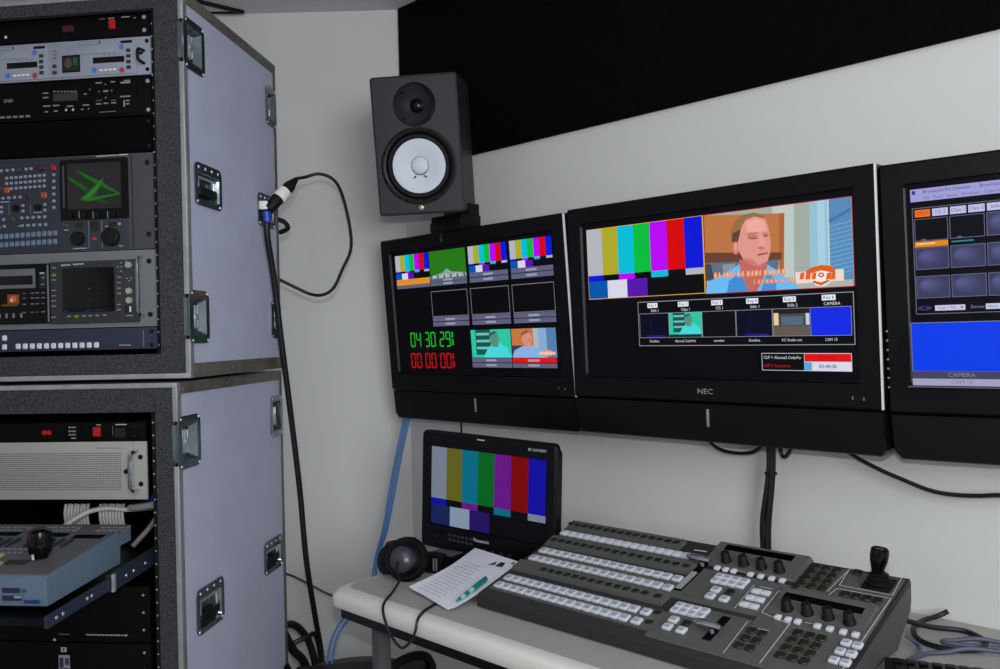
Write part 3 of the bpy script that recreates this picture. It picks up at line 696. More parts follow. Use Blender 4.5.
# ---------------------------------------------------------------- flat black keyboard beyond the console
t = thing('keyboard', 'flat black keyboard beside the right end of the console', 'keyboard', W(1.7065, .340, .7402), (0, 0, -YW + .365))
mb = MB(); mb.box(0, .44, -.19, 0, 0, .018, bev=.004); mb.build('case', 'black', t)
mb = MB(); mb.box(-.0075, .0075, -.0075, .0075, 0, .005, 0, .0015, 1); kk = None
for r in range(5):
    for c in range(20):
        lo = (.02 + c * .0205 + .003 * r, -.022 - r * .033, .0182)
        if lo[0] > .425: continue
        if kk is None: kk = mb.build('key', 'black', t, lo)
        else: inst(kk, t, lo)
# ---------------------------------------------------------------- road cases
def road_case(label, uR, uL, z0, z1, D, op, flat, rl, handles, rivet=True):
    """uL..uR wide, z0..z1 high, D deep; op = rack opening (u0,u1,z0,z1); latches flat at the front edge, rl at the rear edge."""
    uc = (uL + uR) / 2; off = Vector((-uc, -D / 2, -z0))
    t = thing('road_case', label, 'rack case', CW(uc, D / 2, z0), (0, 0, -YC), 'road cases stacked at the left')
    B = lambda mb, name, m, par=None: mb.build(name, m, par or t, off if par is None else None)
    g = lambda y: (lambda u, z: (u, y, z)); sd = lambda u: (lambda y, z: (u, y, z))
    mb = MB(); mb.plate([(uL + .006, z0 + .006), (uR - .006, z0 + .006), (uR - .006, z1 - .006), (uL + .006, z1 - .006)], [[(op[0], op[2]), (op[1], op[2]), (op[1], op[3]), (op[0], op[3])]], g(.001))
    a = [(op[0], op[2]), (op[1], op[2]), (op[1], op[3]), (op[0], op[3])]; mb.ring([g(.001)(*p) for p in a], [g(.016)(*p) for p in a]); B(mb, 'foam_surround', 'foam')
    mb = MB(); b = [(op[0] - .004, op[2] - .004), (op[1] + .004, op[2] - .004), (op[1] + .004, op[3] + .004), (op[0] - .004, op[3] + .004)]
    mb.ring([g(.016)(*p) for p in b], [g(D - .05)(*p) for p in b]); mb.plate(b, [], g(D - .05)); B(mb, 'rack_interior', 'inner')
    holes = [rrect(max(y0, .0) + .013, min(y1, D) - .013, a + .013, b - .013, .004, 2) for y0, y1, a, b in list(flat) + list(rl) + list(handles)]
    mb = MB(); mb.plate([(.001, z0 + .001), (D - .001, z0 + .001), (D - .001, z1 - .001), (.001, z1 - .001)], holes, sd(uR - .001)); B(mb, 'side_panel', 'laminate')
    mb = MB(); o = [(.001, z0 + .001), (D - .001, z0 + .001), (D - .001, z1 - .001), (.001, z1 - .001)]; mb.plate(o, [], sd(uL + .001)); B(mb, 'side_panel', 'laminate')
    mb = MB(); mb.box(uL + .002, uR - .002, .002, D - .002, z1 - .008, z1 - .002); B(mb, 'top_panel', 'laminate')
    mb = MB(); mb.box(uL + .002, uR - .002, .002, D - .002, z0 + .002, z0 + .008); B(mb, 'bottom_panel', 'laminate')
    mb = MB(); mb.box(uL + .002, uR - .002, D - .012, D - .002, z0 + .01, z1 - .01); B(mb, 'back_panel', 'laminate')
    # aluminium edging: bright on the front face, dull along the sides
    def cuts(lst):
        z = z0
        for y0, y1, a, b in sorted(lst, key=lambda q: q[2]):
            yield z, a + .010; z = b - .010
        yield z, z1
    def bar(m, *boxes):
        mb = MB()
        for q in boxes: mb.box(*q, bev=.0008)
        B(mb, 'edge_trim', m)
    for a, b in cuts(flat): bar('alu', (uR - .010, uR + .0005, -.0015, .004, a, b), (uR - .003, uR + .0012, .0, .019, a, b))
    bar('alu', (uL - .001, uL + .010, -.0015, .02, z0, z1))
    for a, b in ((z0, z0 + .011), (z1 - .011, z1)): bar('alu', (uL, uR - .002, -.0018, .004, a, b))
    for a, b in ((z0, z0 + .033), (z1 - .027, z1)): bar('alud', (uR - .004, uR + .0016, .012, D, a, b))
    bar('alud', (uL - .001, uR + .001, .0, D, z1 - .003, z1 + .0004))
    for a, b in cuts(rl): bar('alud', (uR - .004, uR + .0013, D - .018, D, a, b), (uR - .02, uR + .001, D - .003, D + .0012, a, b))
    if rivet:
        many('rivet', 'alud', t, [off + Vector((uR + .0015, .03 + (D - .06) * k / 5, z)) for k in range(6) for z in (z0 + .016, z1 - .016)] + [off + Vector((uR + .001, .010, z)) for z in (z0 + .03, z1 - .03)],
             lambda mb: mb.lathe([(.0040, 0), (.0035, .0010), (0, .0018)], (0, 0, 0), (1, 0, 0), 10))
    # rack rails
    for s, u in ((1, op[1]), (-1, op[0])):
        mb = MB(); mb.box(min(u, u - s * .022), max(u, u - s * .022), .024, .030, op[2], op[3]); r = B(mb, 'rack_rail', 'rubber')
        n = int((op[3] - op[2]) / .0296)
        many('rail_screw', 'steel', r, [(u - s * .018, .0238, op[2] + .02 + k * .0296) for k in range(n)], lambda mb: mb.lathe([(.0024, 0), (.0022, -.001), (0, -.0016)], (0, 0, 0), (0, 1, 0), 8))
    return t, off, B
def latch(t, off, y0, y1, z0, z1, u, D, rear=False):
    sd = lambda d: (lambda y, z: (u + d, y, z))
    mb = MB(); o = rrect(y0, y1, z0, z1, .020, 6); h = .016
    i0 = rrect(max(y0, 0) + h, min(y1, D) - h, z0 + h, z1 - h, .006); i1 = rrect(max(y0, 0) + h + .014, min(y1, D) - h - .014, z0 + h + .012, z1 - h - .012, .004)
    mb.plate(o, [i0], sd(.0028)); mb.ring([sd(.0028)(*p) for p in o], [sd(.0002)(*p) for p in o]); mb.ring([sd(.0028)(*p) for p in i0], [sd(-.013)(*p) for p in i1]); mb.plate(i1, [], sd(-.013))
    if not rear: mb.box(u - .012, u + .0026, y0 - .0005, y0 + .003, z0 + .018, z1 - .018, bev=.001)
    lt = mb.build('latch', 'zinc', t, off)
    cy, cz = (max(y0, 0) + min(y1, D)) / 2, (z0 + z1) / 2; w = (z1 - z0) * .22
    mb = MB()
    for dy in (-.008, .006): mb.box(u - .013, u - .004, cy + dy - .003, cy + dy + .003, cz - w, cz + w, bev=.0015)
    mb.box(u - .013, u - .006, cy - .012, cy + .010, cz - .006, cz + .006, bev=.0015)
    mb.cyl((u - .013, cy - .001, cz), (u - .003, cy - .001, cz), .0075, n=16); mb.build('butterfly', 'steel', lt)
    many('rivet', 'steel', lt, [(u + .0028, y, z) for y in (max(y0, 0) + .012, min(y1, D) - .010) for z in (z0 + .007, z1 - .007)], lambda mb: mb.lathe([(.0035, 0), (.003, .001), (0, .0016)], (0, 0, 0), (1, 0, 0), 10))
def handle(t, off, y0, y1, z0, z1, u):
    sd = lambda d: (lambda y, z: (u + d, y, z)); h = .016
    mb = MB(); o = rrect(y0, y1, z0, z1, .018, 6); i0 = rrect(y0 + h, y1 - h, z0 + h * .8, z1 - h * 1.4, .007); i1 = rrect(y0 + h + .006, y1 - h - .006, z0 + h + .002, z1 - h * 1.4 - .008, .005)
    mb.plate(o, [i0], sd(.0028)); mb.ring([sd(.0028)(*p) for p in o], [sd(.0002)(*p) for p in o]); mb.ring([sd(.0028)(*p) for p in i0], [sd(-.013)(*p) for p in i1]); mb.plate(i1, [], sd(-.013))
    hd = mb.build('recessed_handle', 'zinc', t, off); w = y1 - y0; hh = z1 - z0
    mb = MB(); zc = z0 + h + .020
    mb.box(u - .010, u + .0035, y0 + h + .010, y1 - h - .010, zc - .012, zc + .010, bev=.005, seg=3); mb.build('grip', 'rubber', hd)
    mb = MB()
    for y in (y0 + h + .013, y1 - h - .013): mb.tube([(u - .004, y, zc), (u - .005, y, z1 - h * 1.4 - .010)], .0032, 8, smooth=0)
    mb.tube([(u - .005, y0 + h + .008, z1 - h * 1.4 - .010), (u - .005, y1 - h - .008, z1 - h * 1.4 - .010)], .004, 8, smooth=0); mb.build('bail', 'steel', hd)
    many('rivet', 'steel', hd, [(u + .0028, y0 + .02 + (w - .04) * k / 3, z1 - .011) for k in range(4)] + [(u + .0028, y, z0 + .008) for y in (y0 + .012, y1 - .012)], lambda mb: mb.lathe([(.0042, 0), (.0036, .0012), (0, .002)], (0, 0, 0), (1, 0, 0), 10))

UP = dict(uR=0, uL=-.657, z0=1.262, z1=2.142, D=.556)
fl = [(-.002, .103, 1.968, 2.085), (-.002, .096, 1.340, 1.462)]; rl = [(.478, .556, 1.955, 2.068), (.484, .556, 1.349, 1.456)]; hd = [(.038, .180, 1.662, 1.762), (.405, .532, 1.660, 1.752)]
t, off, _ = road_case('upper grey road case full of video gear, stacked on the other', UP['uR'], UP['uL'], UP['z0'], UP['z1'], UP['D'], (-.588, -.069, 1.318, 2.104), fl, rl, hd)
for q in fl: latch(t, off, *q, 0, UP['D'])
for q in rl: latch(t, off, *q, 0, UP['D'], True)
for q in hd: handle(t, off, *q, 0)
LO = dict(uR=-.034, uL=-.688, z0=.336, z1=1.252, D=.640)
fl = [(-.002, .107, 1.052, 1.174)]; rl = [(.548, .640, 1.060, 1.180)]; hd = [(.068, .214, .650, .758), (.476, .614, .676, .770)]
t, off, Bl = road_case('lower grey road case holding a cream amplifier and a pulled-out drawer', LO['uR'], LO['uL'], LO['z0'], LO['z1'], LO['D'], (-.622, -.087, .430, 1.186), fl, rl, hd)
for q in fl: latch(t, off, *q, LO['uR'], LO['D'])
for q in rl: latch(t, off, *q, LO['uR'], LO['D'], True)
for q in hd: handle(t, off, *q, LO['uR'])
mb = MB(); mb.box(LO['uL'] + .01, LO['uR'] - .01, .01, LO['D'] - .01, .309, .3355, bev=.003); wb = Bl(mb, 'wheel_base', 'black')
wb.location = off
for u in (LO['uL'] + .09, LO['uR'] - .09):
    for y in (.09, LO['D'] - .09):
        mb = MB(); mb.box(u - .035, u + .035, y - .045, y + .045, .294, .309, bev=.003)
        for s in (-1, 1): mb.box(u + s * .026 - .003, u + s * .026 + .003, y - .03, y + .03, .13, .294, bev=.002)
        mb.cyl((u - .022, y, .1425), (u + .022, y, .1425), .1425, n=28); mb.build('caster', 'rubber', wb)
mb = MB(); mb.lathe([(0, -.03), (.02, -.024), (.03, 0), (.02, .024), (0, .03)], (LO['uR'] - .012, LO['D'] - .014, LO['z0'] + .012), (0, 0, 1), 16); Bl(mb, 'corner_guard', 'black')

# ---------------------------------------------------------------- rack gear
G = 'rack units in the upper road case'; G2 = 'rack units in the lower road case'
def device(name, label, cat, uc, z0, h, m, group, depth=.30, body='inner', ears=None):
    t = thing(name, label, cat, CW(uc, .0205, z0), (0, 0, -YC), group)
    mb = MB(); mb.box(-.2413, .2413, -.0035, .003, .0006, h - .0006, bev=.0008); mb.build('front_panel', m, t)
    mb = MB(); mb.box(-.213, .213, .0032, depth, .002, h - .002); mb.build('chassis', body, t)
    return t
def screws(t, xs, zs, m='gloss', y=-.0035, r=.0048):
    o = None
    for x in xs:
        for z in zs:
            if o is None:
                mb = MB(); mb.lathe([(r, 0), (r * .9, -.0015), (r * .5, -.002), (0, -.0016)], (0, 0, 0), (0, 1, 0), 14); o = mb.build('screw', m, t, (x, y, z))
            else: inst(o, t, (x, y, z))
def buttons(t, spots, w, h, m, name='button', y=-.0035, d=.003, first=None):
    o = None
    for x, z in spots:
        if o is None: mb = MB(); mb.box(-w / 2, w / 2, -d, .001, -h / 2, h / 2, 0, min(w, h) * .15, 1); o = mb.build(name, m, t, (x, y, z))
        else: inst(o, t, (x, y, z))
    return o
UC = -.3285; X = lambda u: u - UC
# 1 black power strip
t = device('power_strip', 'black rack power strip with a lit red rocker, topmost in the upper case', 'power strip', UC, 2.049, .052, 'pblack', G)
mb = MB(); mb.box(-.0075, .0075, -.006, .001, -.011, .011, bev=.002); mb.build('rocker_switch', 'redled', t, (X(-.177), -.0035, .030))
s = Flat(-.0038); s.B(X(-.178) - .010, X(-.178) + .006, .044, .0455, (150, 150, 150)); s.B(X(-.21), X(-.195), .0435, .0448, (120, 120, 120)); s.B(X(-.155), X(-.135), .044, .046, (150, 150, 152)); s.B(X(-.30), X(-.272), .020, .034, (60, 6, 8)); s.B(X(-.125), X(-.120), .040, .043, (120, 120, 120)); s.B(X(-.445), X(-.439), .014, .020, (200, 200, 200)); s.build('lettering', 'paint', t)
screws(t, (.228, -.228), (.012, .042), 'steel')
# 2 silver twin recorder
t = device('twin_recorder', 'pale silver rack unit with two decks and a tiny colour screen', 'recorder', UC, 1.959, .0885, 'silver', G)
for mx in (-.115, .0995):
    mb = MB(); mb.box(mx - .1085, mx + .1085, -.0065, -.003, .004, .0835, bev=.002); dk_ = mb.build('deck', 'silver', t)
    mb = MB(); mb.box(mx - .055, mx + .06, -.0085, -.006, .054, .074, bev=.0015); mb.box(mx - .03, mx + .02, -.0085, -.006, .0765, .0815); mb.build('tray_door', 'silver', dk_)
    mb = MB(); mb.box(mx - .03, mx + .022, -.0074, -.006, .0764, .0825); mb.box(mx + .072, mx + .1, -.0074, -.006, .0742, .0800); mb.box(mx + .004, mx + .080, -.0074, -.006, .0315, .0450); mb.build('display', 'gloss', dk_)
    mb = MB(); mb.box(mx - .0725, mx - .0285, -.0074, -.006, .0145, .054); sc = mb.build('preview_screen', 'inner', dk_)
    s = Flat(-.0075); s.B(mx - .0705, mx - .0305, .017, .0515, (22, 34, 30)); s.E(mx - .057, .036, .009, .012, (70, 58, 44)); s.B(mx - .044, mx - .034, .03, .048, (40, 66, 62)); s.build('picture', 'screen', sc)
    many('button', 'dgrey', dk_, [(mx + .0905, -.006, .018 + k * .013) for k in range(4)] + [(mx - .0915, -.006, .016 + k * .015) for k in range(2)], lambda mb: mb.box(-.0052, .0052, -.0025, 0, -.004, .004, bev=.001))
    s = Flat(-.0066)
    for k in range(4): s.B(mx + .03 + k * .012, mx + .034 + k * .012, .049, .051, (60, 64, 74))
    s.E(mx + .0745, .066, .006, .006, (70, 104, 190)); s.E(mx + .006, .016, .0065, .0065, (60, 110, 196)); s.E(mx + .074, .0125, .0062, .0062, (176, 30, 60))
    for k in range(4): s.B(mx + .020 + k * .011, mx + .028 + k * .011, .013, .0165, (225, 228, 236))
    for k in range(3): s.B(mx - .095 + k * .002, mx - .085, .048 + k * .008, .0505 + k * .008, (90, 96, 110))
    s.build('lettering', 'paint', dk_)
mb = MB(); mb.tube([(.226, -.003, .055), (.223, -.024, .052), (.223, -.024, .03), (.226, -.003, .026)], .0035, 8); mb.tube([(.221, -.003, .05), (.218, -.018, .046)], .003, 8, smooth=2); mb.build('handle', 'rubber', t)
screws(t, (.2335, -.2335), (.012, .077))
# 3 black disc player
t = device('disc_player', 'black disc player with small white lettering, under the silver recorder', 'disc player', UC, 1.866, .090, 'pblack', G)
mb = MB(); mb.box(-.2, .207, -.006, -.003, .006, .084, bev=.002); fp_ = mb.build('fascia', 'pblack', t)
def A3(x, y):                                     # drawing units of the fascia, 6.08 to a unit of 2.5 mm
    x, y = x / 6.08, y / 6.08 + 20; return X(-.4645 + .00249 * x), .067 + .00232 * (95 - y - .061 * x)
def dash(s, A, x0, x1, y, h, c):
    (a, b), (c_, d) = A(x0, y), A(x1, y); m = (b + d) / 2; s.B(a, c_, m - h / 2, m + h / 2, c); s.k -= 1
a, b = A3(340, 452); c, d = A3(487, 490); mb = MB(); mb.box(a, c, -.0068, -.005, d, b); mb.build('display', mat('grey_display', (44, 46, 48), .3), fp_)
s = Flat(-.0062); W1 = (120, 122, 126); W2 = (84, 86, 90)
for k in range(7): dash(s, A3, 340 + k * 21, 354 + k * 21, 438, .0028, W1)
for k in range(5): dash(s, A3, 12 + k * 39, 40 + k * 39, 597 - k * 2, .0052, (104, 106, 110))
for x0, x1, y, h in ((275, 310, 448, .003), (275, 310, 475, .003), (275, 320, 527, .003), (335, 375, 523, .003), (285, 305, 562, .003), (340, 365, 557, .003), (420, 460, 527, .003), (515, 555, 520, .003), (505, 520, 546, .003), (545, 556, 542, .003), (420, 485, 487, .003),
                     (595, 635, 386, .003), (685, 712, 379, .003), (652, 658, 395, .004), (612, 618, 438, .004), (640, 670, 435, .004), (688, 694, 432, .004), (650, 658, 475, .004), (557, 563, 425, .004), (525, 540, 453, .003), (595, 632, 492, .002), (595, 628, 513, .003), (640, 668, 509, .003), (685, 716, 490, .002), (685, 716, 506, .003), (612, 712, 560, .0022), (740, 802, 467, .003), (772, 796, 492, .003), (772, 796, 512, .003)):
    dash(s, A3, x0, x1, y, h, W2 if h < .003 else W1)
dash(s, A3, 745, 803, 383, .004, (130, 132, 134)); dash(s, A3, 765, 803, 371, .003, W1); dash(s, A3, 760, 766, 510, .0145, (160, 160, 162))
for x, y in ((415, 550), (457, 548)): s.E(*A3(x, y), .003, .003, (170, 172, 176)); s.k -= 1
s.k += 1; s.T('DVD', *A3(65, 497), .011, (150, 150, 154))
s.build('lettering', 'paint', fp_); screws(t, (.2335, -.2335), (.012, .078), 'steel')
# blank black panel
t = device('blank_panel', 'plain black blanking panel between disc player and vision mixer', 'blank panel', UC, 1.783, .081, 'inner', G, .05); screws(t, (.2335, -.2335), (.012, .069), 'rubber')
# 4 control panel with vectorscope
t = device('vectorscope_panel', 'slate grey control panel with button rows and a green vectorscope trace', 'control panel', UC, 1.559, .222, 'slate', G)
def A4(x, y):
    x, y = x / 6.08, y / 6.08 + 145; return X(-.468 + .002485 * x - .00005 * (y - 165)), .210 - .00232 * (y - 165) - .00012 * x
mb = MB(); mb.box(-.2413, X(-.150), -.0050, -.003, .003, .219, bev=.001); mb.build('button_field', mat('navy_panel', (38, 42, 53), .5), t)
ff = lambda y: (lambda x, z: (x, y, z)); (x0, z1), (x1, z0) = A4(378, 98), A4(790, 448); z1 = A4(580, 86)[1]; z0 = A4(580, 452)[1]
(ix0, _), (ix1, _) = A4(420, 250), A4(748, 250); iz1 = A4(580, 108)[1]; iz0 = A4(580, 388)[1]
oc = rrect(x0, x1, z0, z1, .004); ic = rrect(ix0, ix1, iz0, iz1, .003)
mb = MB(); mb.plate(oc, [ic], ff(-.008)); mb.ring([ff(-.008)(*p) for p in oc], [ff(-.003)(*p) for p in oc]); mb.ring([ff(-.008)(*p) for p in ic], [ff(-.0051)(*p) for p in ic]); vb = mb.build('vectorscope', 'black', t)
mb = MB(); mb.box(ix0 - .009, ix0 - .004, -.0090, -.0075, iz0 + .004, iz1 - .004); mb.build('bezel_edge', mat('bezel_grey', (56, 57, 60), .5), vb)
s = Flat(-.0052); s.B(ix0, ix1, iz0, iz1, (36, 35, 37))
V = lambda x, y: (min(max(A4(x, y)[0], ix0), ix1), min(max(A4(x, y)[1], iz0), iz1))
for c, pts in (((26, 46, 24), ((440, 130), (470, 140), (735, 285), (740, 300), (690, 335), (560, 260))), ((28, 58, 26), ((430, 190), (470, 205), (600, 300), (690, 360), (620, 355), (440, 225))), ((30, 72, 28), ((495, 335), (525, 305), (640, 195), (642, 212), (590, 320), (560, 345))), ((34, 88, 30), ((470, 150), (640, 230), (738, 290), (735, 300), (600, 240), (520, 192))), ((32, 80, 29), ((432, 196), (520, 250), (545, 268), (530, 270), (434, 216))), ((40, 112, 34), ((510, 332), (570, 272), (636, 205), (612, 262), (560, 325))), ((36, 96, 31), ((500, 335), (620, 310), (735, 292), (730, 300), (640, 322), (560, 342)))):
    s.P([V(*p) for p in pts], c)
s.build('trace_screen', 'screen', vb)
s = Flat(-.0082)
for x in (496, 580, 667): a, b = A4(x, 425); s.B(a, a + .0014, b - .008, b + .008, (150, 154, 152)); s.k -= 1
s.build('lettering', 'paint', vb)
many('knob', 'gloss', vb, [(A4(x, y)[0], -.008, A4(x, y)[1]) for x, y in ((450, 430), (535, 427), (615, 425), (705, 421))], lambda mb: mb.lathe([(.006, 0), (.0055, -.004), (0, -.0045)], (0, 0, 0), (0, 1, 0), 14))
s = Flat(-.0053); dash(s, A4, 595, 660, 69, .0020, (170, 172, 176)); dash(s, A4, 660, 725, 65, .0020, (170, 172, 176)); dash(s, A4, 730, 785, 60, .0026, (180, 182, 186))
for x, y0, y1 in ((548, 462, 628), (627, 458, 624), (64, 368, 430), (196, 362, 424)): (a, b), (c, d) = A4(x, y0), A4(x, y1); s.B(a, a + .0012, d, b, (124, 128, 138)); s.k -= 1
for x0, x1, y in ((455, 540, 628), (730, 755, 610), (400, 430, 518), (650, 665, 492), (10, 70, 350), (215, 270, 412), (120, 140, 497), (0, 14, 268)): dash(s, A4, x0, x1, y, .0022, (150, 152, 156))
for x0, x1, y0, y1, c in ((563, 610, 465, 520, (26, 10, 12)), (470, 515, 475, 502, (12, 12, 14)), (670, 718, 468, 492, (12, 12, 14))): (a, b), (c_, d) = A4(x0, y0), A4(x1, y1); s.B(a, c_, d, b, c); s.k -= 1
s.k += 1; s.E(*A4(584, 567), .006, .004, (170, 30, 36)); s.build('lettering', 'paint', t)
for x, y, r in ((487, 570, .0165), (685, 557, .0215), (112, 388, .0075), (245, 383, .0075)):
    a, b = A4(x, y); mb = MB(); mb.lathe([(r, 0), (r * .96, -.008), (r * .8, -.011), (0, -.011)], (a, -.0045, b), (0, 1, 0), 24); mb.build('rotary_knob', 'rubber', t)
sp_ = [(53 + k * 28.7, 205 + j * 33 - k * 2.4) for j in range(3) for k in range(9) if not (j == 2 and k < 1)]
sp_ += [(20, 160), (56, 157), (92, 154), (172, 149), (203, 146)] + [(x, y) for x, y in ((0, 330), (30, 328), (65, 325), (100, 322), (135, 320))] + [(145 + k * 35, 447 - k * 2) for k in range(5)] + [(147 + k * 36, 494 - k * 2) for k in range(5)]
sp_ += [(341, y) for y in (183, 222, 262, 300, 342, 382)] + [(152, 372), (152, 405), (286, 365), (286, 398), (20, 382), (20, 412), (33, 458), (5, 505), (38, 500), (735, 477)]
P4 = lambda l: [A4(*p) for p in l]
white_b = mat('pale_button', (128, 136, 154), .4)
buttons(t, P4(sp_), .0072, .0066, white_b, y=-.0050)
bl = mat('blue_button', (92, 110, 134), .4)
buttons(t, P4([(16 + k * 33.2, y - k * 2.6) for k in range(11) for y in (563, 614)]), .0108, .0125, bl, 'source_button', y=-.0050)
buttons(t, P4([(340, 140)]), .013, .015, 'redsw', 'lit_button', y=-.0050)
buttons(t, P4([(275, 141), (250, 143), (180, 316)]), .013, .013, mat('dark_red_button', (56, 12, 18), .4), 'lit_button', y=-.0050)
buttons(t, P4([(280, 307), (53, 278)]), .015, .014, mat('amber_button', (150, 72, 24), .4), 'lit_button', y=-.0050)
buttons(t, P4([(127, 152), (90, 455), (415, 492)]), .013, .011, mat('green_button', (20, 72, 48), .4), 'lit_button', y=-.0050)
mb = MB(); mb.box(X(-.139), X(-.138), -.0042, -.003, .004, .218); mb.build('panel_seam', 'inner', t)
screws(t, (X(-.101), -.2275), (.198, .034), 'rubber', r=.0062)
# 5 grey mounting frame with a tape deck and a waveform monitor in it
t = device('mounting_frame', 'light grey rack panel framing a deck and a waveform monitor', 'rack panel', UC, 1.381, .1775, 'grey', G)
screws(t, (X(-.102), -.2265), (.150, .028), 'rubber', r=.0062)
mb = MB(); mb.tube([(X(-.118), -.003, .160), (X(-.121), -.022, .150), (X(-.121), -.024, .09), (X(-.121), -.022, .036), (X(-.117), -.003, .026)], .0036, 8); mb.build('handle', 'chrome', t)
def A5(x, y):                                     # metres in the case frame
    x, y = x / 6.06, y / 6.06 + 245; return -.473 + .002477 * x - .00007 * (y - 262), 1.542 - .00234 * (y - 262) - .000088 * x
t = thing('tape_deck', 'black deck with silver slot and a small orange screen, left in the grey panel', 'deck', CW(-.408, .0158, 1.394), (0, 0, -YC))
def A6(x, y): u, z = A5(x, y); return u + .408, z - 1.394
xr = A6(320, 290)[0]; mb = MB(); mb.box(-.072, xr, -.004, .001, 0, .140, bev=.001); mb.build('body', 'black', t)
(a, b), (c, d) = A6(0, 152), A6(236, 262); mb = MB(); mb.box(-.070, c, -.007, -.003, d, b, bev=.002); tr = mb.build('tape_slot', mat('slot_grey', (92, 94, 98), .35), t)
(a, b), (c, d) = A6(0, 195), A6(222, 240); mb = MB(); mb.box(-.068, c, -.0085, -.006, d, b, bev=.0015); mb.build('slot_flap', 'gloss', tr)
mb = MB(); mb.box(xr - .0045, xr - .001, -.0060, -.003, .004, .136); mb.build('side_trim', 'grey', t)
s = Flat(-.0042); (a, b), (c, d) = A6(12, 298), A6(140, 378); s.B(a, c, d, b, (12, 11, 10)); (a, b), (c, d) = A6(62, 302), A6(136, 356); s.B(a, c, d, b, (112, 54, 32)); s.E((a + c) / 2, (b + d) / 2, .009, .008, (150, 84, 54)); s.E((a + c) / 2 - .004, (b + d) / 2 - .003, .004, .004, (196, 150, 130)); (a, b), (c, d) = A6(30, 360), A6(130, 372); s.B(a, c, d, b, (76, 50, 20)); s.build('screen', 'screen', t)
s = Flat(-.0042)
for y in (295, 325, 360, 410):
    for x in (155, 205, 235, 270): dash(s, A6, x, x + 22, y - (x - 155) * .05, .0026, (104, 108, 118) if (x + y) % 3 else (70, 74, 84))
(a, b), (c, d) = A6(256, 165), A6(302, 262); s.B(a, c, d, b, (10, 16, 34)); dash(s, A6, 260, 288, 172, .003, (170, 176, 186)); dash(s, A6, 272, 290, 200, .003, (110, 116, 126)); dash(s, A6, 266, 288, 240, .003, (110, 116, 126)); s.build('lettering', 'paint', t)
buttons(t, [A6(x, 432 - x * .03) for x in (18, 60, 103, 150)], .005, .011, 'grey', y=-.004)
t = thing('waveform_monitor', 'dark waveform monitor with blank square screen and green lights, right in the grey panel', 'waveform monitor', CW(-.2325, .0158, 1.391), (0, 0, -YC))
def A7(x, y): u, z = A5(x, y); return u + .2325, z - 1.391
xa = A7(326, 290)[0]; xb = A7(855, 270)[0]; mb = MB(); mb.box(xa, xb, -.006, .001, .001, .145, bev=.002); mb.build('body', 'dgrey', t)
(a, _), (c, _) = A7(403, 270), A7(714, 270); b = A7(560, 138)[1]; d = A7(560, 400)[1]; mb = MB(); mb.box(a, c, -.0075, -.005, d, b, bev=.001); sc = mb.build('screen', 'gloss', t)
s = Flat(-.0076)
for x0, x1, y, c in ((560, 572, 263, (84, 100, 30)), (610, 626, 263, (34, 56, 26)), (505, 525, 262, (30, 40, 24)), (515, 524, 322, (34, 50, 26)), (565, 578, 326, (44, 50, 26))): dash(s, A7, x0, x1, y, .002, c)
s.k += 1; (a, b), (c, d) = A7(406, 378), A7(712, 398); s.B(a, c, d, d + .008, (9, 12, 26)); dash(s, A7, 415, 438, 400, .004, (34, 46, 84)); dash(s, A7, 540, 580, 396, .004, (30, 42, 74)); dash(s, A7, 595, 650, 390, .002, (40, 56, 80)); s.build('readout', 'screen', sc)
s = Flat(-.0062); C9 = (128, 132, 136)
for k in range(4): dash(s, A7, 392 + k * 15, 404 + k * 15, 125 - k, .0036, (160, 164, 168))
for k in range(5): dash(s, A7, 465 + k * 13, 475 + k * 13, 120 - k, .0036, (160, 164, 168))
for y in (140, 213, 275, 308, 338, 370, 436): dash(s, A7, 336, 362, y, .0024, C9)
for y in (195, 227, 260, 291, 356, 388): dash(s, A7, 728, 752, y, .0024, C9)
for x in (430, 520, 560, 600, 645): dash(s, A7, x, x + 22, 430 - (x - 430) * .04, .0028, C9)
for x, y in ((728, 134), (748, 110), (748, 132), (748, 160), (772, 130), (775, 100), (795, 216), (782, 202), (806, 200)): dash(s, A7, x, x + 10, y, .0028, C9)
dash(s, A7, 785, 825, 422, .0024, C9)
s.build('lettering', 'paint', t)
dim = glow('dim_green_lamp', (96, 140, 44), .5)
buttons(t, [A7(350, 184), A7(488, 430)], .010, .006, dim, 'lit_button', y=-.006)
for x, y in ((800, 122), (803, 276), (805, 332)): a, b = A7(x, y); mb = MB(); mb.lathe([(.0075, 0), (.007, -.006), (0, -.0065)], (a, -.006, b), (0, 1, 0), 18); mb.build('knob', 'cream', t)
s = Flat(-.0062); (a, b), (c, d) = A7(775, 362), A7(822, 405); s.B(a, c, d, b, (10, 10, 12)); (a, b), (c, d) = A7(803, 368), A7(814, 400); s.B(a, c, d, b, (190, 214, 212)); s.build('power_switch', 'paint', t)
# 6 navy button panel
t = device('router_panel', 'navy rack panel with a row of white square buttons, lowest in the upper case', 'router panel', UC, 1.3295, .051, 'blue', G)
def A8(x, y): u, z = A5(x, y); return X(u), z - 1.3295
buttons(t, [A8(122 + k * 43.2, 615 - k * 1.4) for k in range(12)] + [A8(38, 566), A8(38, 620)], .0125, .0130, 'key', d=.003)
s = Flat(-.0038); dash(s, A8, 105, 610, 588, .0005, (96, 104, 124))
for k in range(6): dash(s, A8, 733 + k * 12, 743 + k * 12, 598, .0034, (124, 130, 146))
(a, b), (c, d) = A8(874, 510), A8(882, 610); s.B(a, c, d, b, (96, 106, 126)); s.build('lettering', 'paint', t)
screws(t, (X(-.100), -.2285), (.010, .041), 'rubber', r=.0055)

